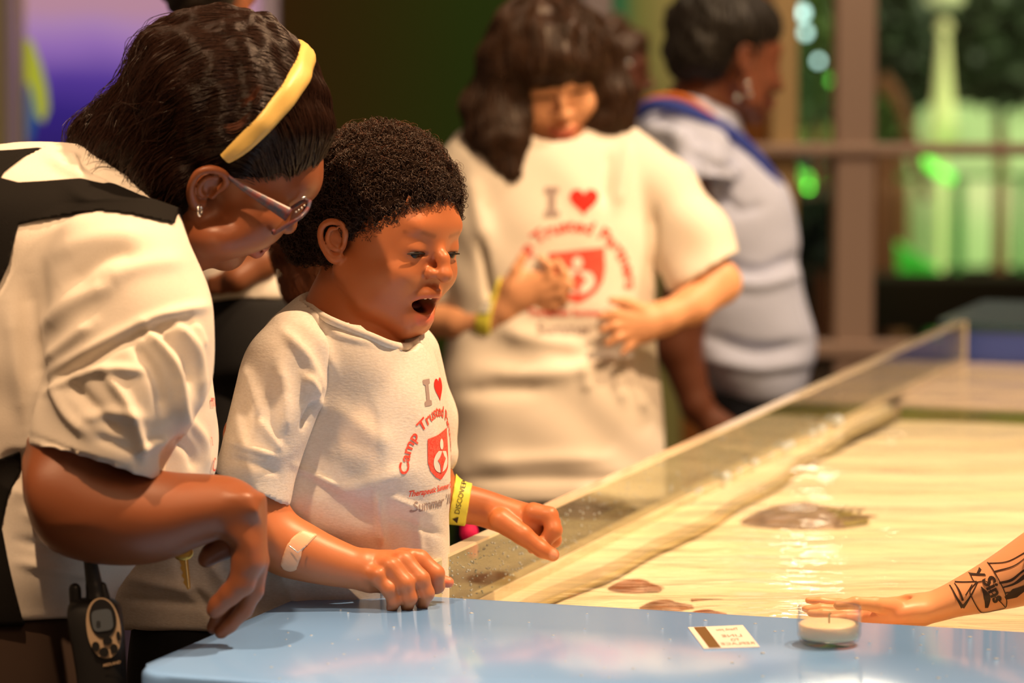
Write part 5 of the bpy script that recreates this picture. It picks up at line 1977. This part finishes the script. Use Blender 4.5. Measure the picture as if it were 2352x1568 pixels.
tv_, tq_ = tubes([(W(spline(np.array([S.p((1196, 318, -30)), S.p((1215, 352, -75)), S.p((1270, 366, -95)), S.p((1325, 352, -80)), S.p((1348, 318, -30))]), 20)), .006)], 8)
mesh_np('collar', tv_, tq_, M['cotton'], w3)
trousers('trousers', w3, S, 1035, 1520, 1128, -160, 150, material=M['navy'])
bd = B.copy()
bd.off = .003
bd.slab((1127, 740, -105), (.93, .25, -.5), 20)
sculpt_obj('wristband', bd, M['yellow_band'], w3, 0, label='yellow paper wristband')
bd = B.copy()
bd.off = .0045
bd.slab((1127, 740, -105), (.93, .25, -.5), 15)
bd.poly([(1095, 690), (1160, 690), (1160, 722), (1095, 722)])
sculpt_obj('band_tab', bd, M['white_band'], w3, 0, label='white tab of the wristband')
# her hair
H = Sculpt(D, .0034)
h.ball((0, -.12, .40), (.82, .96, .76), S=H)
H.chain([(1175, 140, -20, 72), (1142, 250, -10, 70), (1130, 330, -20, 62), (1140, 378, -40, 40)], 30)
H.chain([(1175, 190, -60, 44), (1165, 320, -90, 42), (1178, 388, -105, 32)], 34)
H.chain([(1360, 130, 0, 66), (1395, 215, 10, 56), (1404, 275, 0, 46), (1376, 300, -20, 30)], 30)
H.chain([(1250, 260, 90, 100), (1260, 330, 90, 90)], 30)
h.ball((0, .40, .44), (.64, .52, .48), .1, S=H)
H.chain([(1160, 300, -60, 50), (1165, 385, -80, 34)], 24)
h.ball((.0, .95, -.36), (.47, .9, .53), .03, True, S=H)
hair = sculpt_obj('hair', H, M['hair_brown'], w3, noise=(.0015, 70))
dirs = [(1240, 20, 0, 1, -.3), (1160, 80, -.5, 1, 0), (1120, 200, -.1, 1, 0), (1130, 330, 0, 1, 0), (1180, 350, .1, 1, 0), (1340, 60, .5, 1, 0), (1395, 180, .15, 1, 0), (1400, 280, -.2, 1, 0), (1280, 130, .1, 1, 0), (1210, 140, -.1, 1, 0), (1345, 120, .2, 1, 0)]
strands('hair_strands', hair, lambda x, y, n: n[2] < .4, dirs, 1500, 18, .011, .0009, M['hair_brown'], w3, lift=(.001, .006), jitter=.14)
print('w3', round(time.time() - T0, 1))

# ================================================================== the woman in the pale blue top
D = 6.0
w4 = empty('person', (W(V(1680, 1000, D))[0], D, 0), 'woman with short black hair and earrings in a pale blue top, turned to the window', 'person')
SK4 = (.17, .055, .026)
S = Sculpt(D, .0035)
h = Head(S, 113, 8, 0, 150, 1674, 132, 0)
build_head(h, 'closed', ears=(1, -1), nose=((0, .97, -.30), (0, .84, -.38)))
S.chain([(1640, 190, 20, 72), (1610, 250, 30, 78), (1570, 330, 40, 110)], 30)
headp = S.mesh(1)
mk = face_marks(h, (.2, .05, .04), (.02, .01, .008))
B = Sculpt(D, .0035)
B.chain([(1560, 380, -80, 62), (1590, 560, -110, 62), (1560, 800, -100, 52), (1600, 930, -110, 36), (1640, 985, -115, 28), (1660, 1010, -120, 24)], 16)
B.chain([(1640, 960, -115, 26), (1690, 985, -120, 18)], 12)
for i in range(4):
    B.chain([(1672 + i * 7, 985 + i * 3, -125, 10), (1700 + i * 6, 1000 + i * 6, -128, 9), (1706 + i * 4, 1024 + i * 5, -126, 7)], 5)
v, q = join_vq([headp, B.mesh(1)])
mesh_np('body', W(v), q, M['skin_soft'], w4, True, tint(v, SK4, mk))
T = Sculpt(D, .004)
T.loft([(300, 1520, 1690, -60, 130), (350, 1500, 1740, -90, 140), (420, 1510, 1796, -105, 140), (490, 1540, 1832, -115, 140), (550, 1555, 1843, -115, 140), (600, 1560, 1838, -110, 140), (640, 1562, 1843, -110, 140), (720, 1568, 1858, -115, 145), (800, 1580, 1870, -118, 145), (860, 1605, 1862, -112, 140), (900, 1640, 1850, -100, 130), (925, 1665, 1835, -90, 120)], n=2.2, k=30)
T.chain([(1600, 290, 20, 95), (1560, 340, 10, 110)], 30)
T.chain([(1640, 180, 20, 66), (1620, 262, 10, 62)], 8, True)
shirt = sculpt_obj('blouse', T, M['blue_shirt'], w4, folds=[FOLD(1640, 600, 1840, 590, 14, -10, 0, 30), FOLD(1640, 640, 1840, 630, 14, 8, 0, 20), FOLD(1650, 500, 1760, 470, 12, -6), FOLD(1620, 770, 1850, 790, 14, -10, 0, 25), FOLD(1620, 820, 1860, 830, 14, 8, 0, 20), FOLD(1640, 440, 1700, 480, 10, -8)], noise=(.0015, 25))
Rf = Sculpt(D, .004)
Rf.loft([(250, 1500, 1600, -90, 60), (285, 1468, 1640, -130, 70), (330, 1470, 1672, -165, 70), (375, 1500, 1690, -185, 70), (410, 1530, 1698, -195, 70), (424, 1545, 1690, -195, 70)], k=20)
Rf.loft([(380, 1540, 1680, -180, 20), (440, 1530, 1700, -185, 20)], k=4, sub=True)
sculpt_obj('ruffle_sleeve', Rf, M['blue_shirt'], w4, noise=(.003, 45), label='flared short sleeve')
for nm, pts, r_, m_ in (('neck_trim', [(1462, 262, -60), (1500, 240, -100), (1560, 246, -120), (1620, 272, -115), (1680, 305, -80), (1730, 350, -60), (1775, 410, -40), (1800, 450, 0)], .0115, 'blue_trim'),
                        ('camisole_strap', [(1478, 245, -40), (1500, 226, -70), (1560, 222, -90), (1610, 246, -95), (1650, 280, -70)], .006, 'orange')):
    tv_, tq_ = tubes([(W(spline([S.p(p) for p in pts], 30)), r_)], 8)
    mesh_np(nm, tv_, tq_, M[m_], w4)
trousers('trousers', w4, S, 1610, 1850, 900, -95, 125, material=M['navy'])
H = Sculpt(D, .004)
h.ball((0, -.16, .42), (.76, .90, .74), S=H)
h.ball((0, -.50, .0), (.62, .52, .55), .1, S=H)
h.ball((0, 1.02, -.36), (1.2, .62, .95), .03, True, S=H)
h.ball((.72, -.02, -.12), (.3, .20, .30), .04, True, S=H)
h.ball((.74, .25, -.42), (.5, .36, .36), .04, True, S=H)
h.ball((0, -.3, -.90), (.9, .9, .50), .05, True, S=H)
hair = sculpt_obj('hair', H, M['hair_coarse'], w4, noise=(.0012, 90))
dirs = [(1600, 40, -.3, 1, 0), (1680, 20, -.1, 1, 0), (1760, 40, .3, 1, 0), (1580, 140, 0, 1, 0), (1660, 120, 0, 1, 0), (1780, 100, .1, 1, 0)]
strands('braids', hair, lambda x, y, n: n[2] < .3, dirs, 110, 14, .012, .0034, M['hair_coarse'], w4, lift=(.001, .003), jitter=.03, seg=5)
for x, y, r_ in ((1718, 192, 6), (1722, 215, 6), (1693, 224, 7)):
    bm = bmesh.new()
    bmesh.ops.create_icosphere(bm, subdivisions=2, radius=r_ * S.s)
    bmesh.ops.translate(bm, vec=Vector(W(S.p((x, y, -108)))), verts=bm.verts)
    bm_obj('earring', bm, M['silver'], w4, True)

# ================================================================== people further back
D = 7.0
w5 = empty('person', (W(V(1420, 1000, D))[0], D, 0), 'dark skinned person with glasses partly hidden by the brown haired woman', 'person')
S = Sculpt(D, .005)
h = Head(S, 80, 5, 0, 112, 1400, 165, 0)
build_head(h, 'closed', ears=(1, -1))
S.chain([(1390, 230, 0, 50), (1385, 330, 0, 60)], 20)
v, q = S.mesh(1)
mesh_np('body', W(v), q, M['skin_soft'], w5, True, tint(v, (.12, .035, .02), face_marks(h, (.2, .05, .04))))
H = Sculpt(D, .005)
h.ball((0, -.14, .42), (.78, .92, .74), S=H)
H.ball((1440, 105, 0), (32, 26, 60), 14)
h.ball((0, 1.02, -.30), (1.2, .62, .85), .03, True, S=H)
sculpt_obj('hair', H, M['hair_brown'], w5, noise=(.003, 60))
T = Sculpt(D, .006)
T.loft([(300, 1340, 1440, -40, 60), (340, 1300, 1480, -80, 90), (480, 1280, 1490, -90, 100), (700, 1290, 1480, -90, 100), (900, 1290, 1480, -90, 100)], k=30)
sculpt_obj('shirt', T, M['khaki'], w5)
B = Sculpt(D, .006)
B.chain([(1300, 350, 0, 40), (1270, 560, 0, 36), (1300, 740, -40, 28), (1340, 800, -60, 24)], 20)
sculpt_obj('sleeve', B, M['khaki'], w5)
trousers('trousers', w5, S, 1290, 1480, 880, -80, 90, material=M['black_cloth'])
gl = empty('glasses', tuple(W(S.p((1435, 152, -90)))), 'small spectacles on the face half hidden behind the brown haired woman', 'glasses')
tv_, tq_ = tubes([(W(np.array([S.p((1435 + 13 * math.cos(a), 152 + 9 * math.sin(a), -85)) for a in np.linspace(0, 2 * math.pi, 16)])), .0012)], 6)
mesh_np('rim', tv_, tq_, M['silver'], gl)
tv_, tq_ = tubes([(W(np.array([S.p((1422, 150, -85)), S.p((1385, 150, -90))])), .0014)], 6)
mesh_np('temple', tv_, tq_, M['silver'], gl)

# standing behind the woman with the headband: dark hair, white shirt, black trousers
D = 4.4
w6 = empty('person', (W(V(500, 1000, D))[0], D, 0), 'person with black hair, white shirt and black trousers behind the woman with the headband', 'person')
S = Sculpt(D, .004)
h = Head(S, 150, 5, 0, 165, 470, -80, 0)
build_head(h, 'closed', ears=(1, -1))
S.chain([(470, 0, 0, 66), (480, 100, 0, 74), (490, 170, 0, 90)], 30)
B = Sculpt(D, .004)
B.chain([(620, 260, -20, 60), (640, 480, -30, 50), (600, 600, -90, 40), (540, 640, -130, 34)], 20)
for i in range(4): B.chain([(545, 632 + i * 8, -130, 12), (505, 638 + i * 10, -135, 9), (480, 640 + i * 11, -130, 7)], 6)
v, q = join_vq([S.mesh(1), B.mesh(1)])
mesh_np('body', W(v), q, M['skin_soft'], w6, True, tint(v, (.2, .07, .03), face_marks(h)))
H = Sculpt(D, .004)
h.ball((0, -.18, .30), (.84, .96, .90), S=H)
H.ball((470, -38, 0), (94, 94, 150), 20)
h.ball((0, 1.05, -.36), (1.0, .58, .85), .03, True, S=H)
sculpt_obj('hair', H, M['hair_coarse'], w6, noise=(.002, 60))
T = Sculpt(D, .005)
T.loft([(150, 400, 560, -60, 90), (200, 340, 630, -110, 130), (300, 320, 660, -130, 140), (500, 330, 672, -140, 145), (620, 360, 682, -140, 145), (670, 400, 684, -135, 140), (700, 440, 672, -130, 135)], n=2.2, k=30)
T.chain([(610, 240, -10, 70), (640, 400, -20, 66)], 30)
sculpt_obj('shirt', T, M['cotton_old'], w6, noise=(.002, 22))
trousers('trousers', w6, S, 420, 690, 680, -130, 130, material=M['black_cloth'])

# long brown hair beside the boy's neck
D = 4.0
w7 = empty('person', (W(V(720, 1000, D + .3))[0], D + .3, 0), 'person with long reddish brown hair mostly hidden behind the boy and the headband', 'person')
S = Sculpt(D, .004)
h = Head(S, 165, 5, 0, 132, 602, 250, 90)
build_head(h, 'closed', ears=())
S.chain([(650, 340, 90, 60), (690, 430, 90, 66)], 30)
v, q = S.mesh(1)
mesh_np('body', W(v), q, M['skin_soft'], w7, True, tint(v, (.4, .18, .09), face_marks(h)))
H = Sculpt(D, .004)
h.ball((0, -.14, .36), (.74, .92, .76), S=H)
h.ball((0, 1.05, -.36), (1.0, .6, .85), .03, True, S=H)
H.chain([(640, 320, 90, 84), (690, 420, 80, 76), (696, 540, 70, 64), (700, 620, 70, 52), (706, 660, 70, 34)], 40)
hair = sculpt_obj('hair', H, M['hair_red'], w7, noise=(.002, 60))
strands('hair_strands', hair, lambda x, y, n: n[2] < .4, [(650, 150, .2, 1, 0), (690, 400, .1, 1, 0), (700, 600, .1, 1, 0)], 500, 14, .011, .0007, M['hair_red'], w7, lift=(.001, .007), jitter=.2)
T = Sculpt(D, .005)
T.loft([(640, 720, 860, 60, 200), (680, 690, 900, 20, 240), (800, 670, 930, 10, 250), (1000, 680, 930, 10, 250), (1150, 690, 930, 10, 250)], n=2.2, k=30)
sculpt_obj('shirt', T, M['black_cloth'], w7, noise=(.002, 22))
trousers('trousers', w7, S, 690, 930, 1120, 20, 240, material=M['black_cloth'])
pk = Sculpt(3.95, .003)
pk.chain([(1072, 1190, 60, 16), (1078, 1225, 60, 20), (1086, 1275, 60, 12)], 8)
pb_ = sculpt_obj('shoulder_bag', pk, mat('magenta_cloth', (.62, .01, .10), .6, .3), None)
props(pb_, 'small magenta strap hanging behind the clear wall under the yellow wristband', 'bag strap')

# ================================================================== tattooed arm reaching in from the right
D = 3.46
w8 = empty('person', (W(V(3450, 1300, 2.5))[0], 2.45, 0), 'person outside the picture whose tattooed forearm reaches into the water', 'person')
S = Sculpt(D, .0018)
S.loft([(2085, 1372, 1430, -60, 70), (2120, 1364, 1434, -66, 76), (2160, 1348, 1426, -76, 80), (2200, 1326, 1416, -92, 84), (2250, 1296, 1408, -112, 84), (2300, 1262, 1400, -135, 80), (2352, 1224, 1390, -160, 76), (2420, 1176, 1368, -200, 50), (2480, 1130, 1340, -240, 10)], 'x', 20, cap=10)
S.loft([(1975, 1386, 1436, -75, 60), (2010, 1376, 1440, -82, 72), (2050, 1370, 1440, -82, 78), (2090, 1368, 1434, -68, 72), (2120, 1366, 1432, -60, 70)], 'x', 24, cap=20)
S.ball((2045, 1374, -20), (48, 13, 30), 10, True)
for pts in ([(2050, 1396, -55, 24), (2010, 1388, -110, 17), (1965, 1384, -135, 14), (1925, 1390, -140, 11)],
            [(1990, 1402, 40, 17), (1930, 1388, 50, 14), (1885, 1381, 50, 11), (1856, 1378, 50, 8)],
            [(1990, 1410, 12, 17), (1930, 1402, 16, 15), (1885, 1398, 14, 12), (1850, 1398, 10, 9)],
            [(1990, 1414, -20, 17), (1932, 1410, -24, 14), (1890, 1408, -28, 11), (1862, 1408, -30, 9)],
            [(1990, 1418, -48, 15), (1945, 1418, -60, 12), (1910, 1418, -66, 9)]):
    finger(S, pts, 7)
arm = S.mesh(1)
SU = Sculpt(D, .006)
SU.chain([(2460, 1240, -170, 92), (2670, 1110, -850, 104), (2800, 1020, -1080, 110), (3010, 820, -1450, 126), (3150, 640, -1800, 150)], 40)
hh = Head(SU, -115, 12, 0, 265, 3300, 100, -1950)
build_head(hh, 'closed', ears=(1, -1))
SU.chain([(3310, 300, -1950, 110), (3320, 520, -2000, 150)], 40)
SU.chain([(3560, 700, -2200, 120), (3640, 1050, -2450, 105), (3600, 1350, -2500, 80), (3560, 1450, -2500, 60)], 40)
up = SU.mesh(1)
v, q = join_vq([arm, up])
bar_ = mesh_np('body', W(v), q, M['skin'], w8, True, tint(v, (.80, .40, .20), [([S.p((2040, 1400, -60)), S.p((1990, 1395, -60))], 30 * S.s, 40 * S.s, (.85, .30, .16), .45)]))
treeA = BVHTree.FromPolygons([tuple(x) for x in arm[0]], [tuple(int(i) for i in f) for f in arm[1]])


def tattoo(name, vf, cx, cy, ang, sc):
    a = math.radians(ang)
    project(name, treeA, vf[0], vf[1], S.p((cx, cy, 0)), (math.cos(a), -math.sin(a), 0), (math.sin(a), math.cos(a), 0), (0, 0, 1), sc * S.s, M['ink'], w8, .0005, .003)


def stroke(pts, w):
    """thick polyline in photo pixels as a 2-D outline centred on (0,0)"""
    P = spline(np.array(pts, float), max(12, 4 * len(pts)))
    t = np.gradient(P, axis=0)
    t /= np.linalg.norm(t, axis=1)[:, None]
    n = np.stack([-t[:, 1], t[:, 0]], 1) * np.atleast_1d(w).reshape(-1, 1) / 2 if np.ndim(w) == 0 else np.stack([-t[:, 1], t[:, 0]], 1) * np.interp(np.linspace(0, 1, len(P)), np.linspace(0, 1, len(w)), w)[:, None] / 2
    L = np.vstack([P + n, (P - n)[::-1]])
    m = len(P)
    return np.stack([L[:, 0] - 2250, 1340 - L[:, 1]], 1), [(i, i + 1, 2 * m - 2 - i, 2 * m - 1 - i) for i in range(m - 1)]


tattoo('tattoo_lettering', text2d('ly', 40, .5), 2241, 1307, 62, .95)
tattoo('tattoo_lettering', text2d('Sins', 38, 1.2), 2266, 1346, 62, 1.0)
for pts, w_ in (([(2222, 1312), (2228, 1330), (2252, 1328), (2262, 1352), (2296, 1386)], 2), ([(2262, 1288), (2276, 1320), (2292, 1356), (2298, 1384), (2290, 1392), (2254, 1402), (2238, 1394), (2222, 1370), (2216, 1350), (2232, 1330)], 2.2),
                ([(2176, 1336), (2186, 1364), (2200, 1388)], [2, 4, 8]), ([(2200, 1388), (2216, 1362), (2234, 1330)], [8, 3, 2]), ([(2186, 1334), (2208, 1332), (2232, 1329)], 2.2), ([(2188, 1336), (2194, 1352), (2200, 1372)], [1.5, 4, 5]), ([(2206, 1360), (2214, 1348), (2222, 1336)], 2.2),
                ([(2240, 1340), (2252, 1362), (2254, 1388)], [2, 16, 7]), ([(2262, 1290), (2300, 1282), (2340, 1258)], 1.8), ([(2270, 1306), (2312, 1290), (2346, 1262)], [3, 2, 1]), ([(2278, 1330), (2304, 1322), (2330, 1300), (2368, 1276)], [5, 6, 4, 2]),
                ([(2284, 1340), (2310, 1330), (2336, 1310), (2372, 1290)], [3, 5, 10, 6]), ([(2292, 1364), (2312, 1352), (2336, 1336), (2366, 1312)], [8, 22, 10, 4]), ([(2290, 1352), (2320, 1346), (2350, 1330)], 3)):
    tattoo('tattoo', stroke(pts, w_), 2250, 1340, 0, 1.0)
T = Sculpt(D, .007)
T.loft([(500, 3130, 3560, -2250, -1750), (600, 3060, 3700, -2400, -1700), (900, 3080, 3700, -2550, -1850), (1300, 3100, 3690, -2700, -2000), (1560, 3100, 3690, -2750, -2050)], n=2.2, k=40)
T.chain([(3130, 640, -1800, 165), (3010, 790, -1500, 150)], 50)
T.chain([(3560, 650, -2200, 150), (3620, 850, -2350, 140)], 50)
sculpt_obj('t_shirt', T, M['navy'], w8, noise=(.002, 22))
trousers('trousers', w8, S, 3120, 3680, 1500, -2750, -2080, material=M['black_cloth'])
H = Sculpt(D, .006)
hh.ball((0, -.15, .40), (.76, .92, .74), S=H)
hh.ball((0, 1.0, -.36), (1.2, .66, .9), .03, True, S=H)
hh.ball((0, -.3, -.9), (.9, .9, .5), .05, True, S=H)
sculpt_obj('hair', H, M['hair_brown'], w8, noise=(.002, 60))
print('all', round(time.time() - T0, 1))
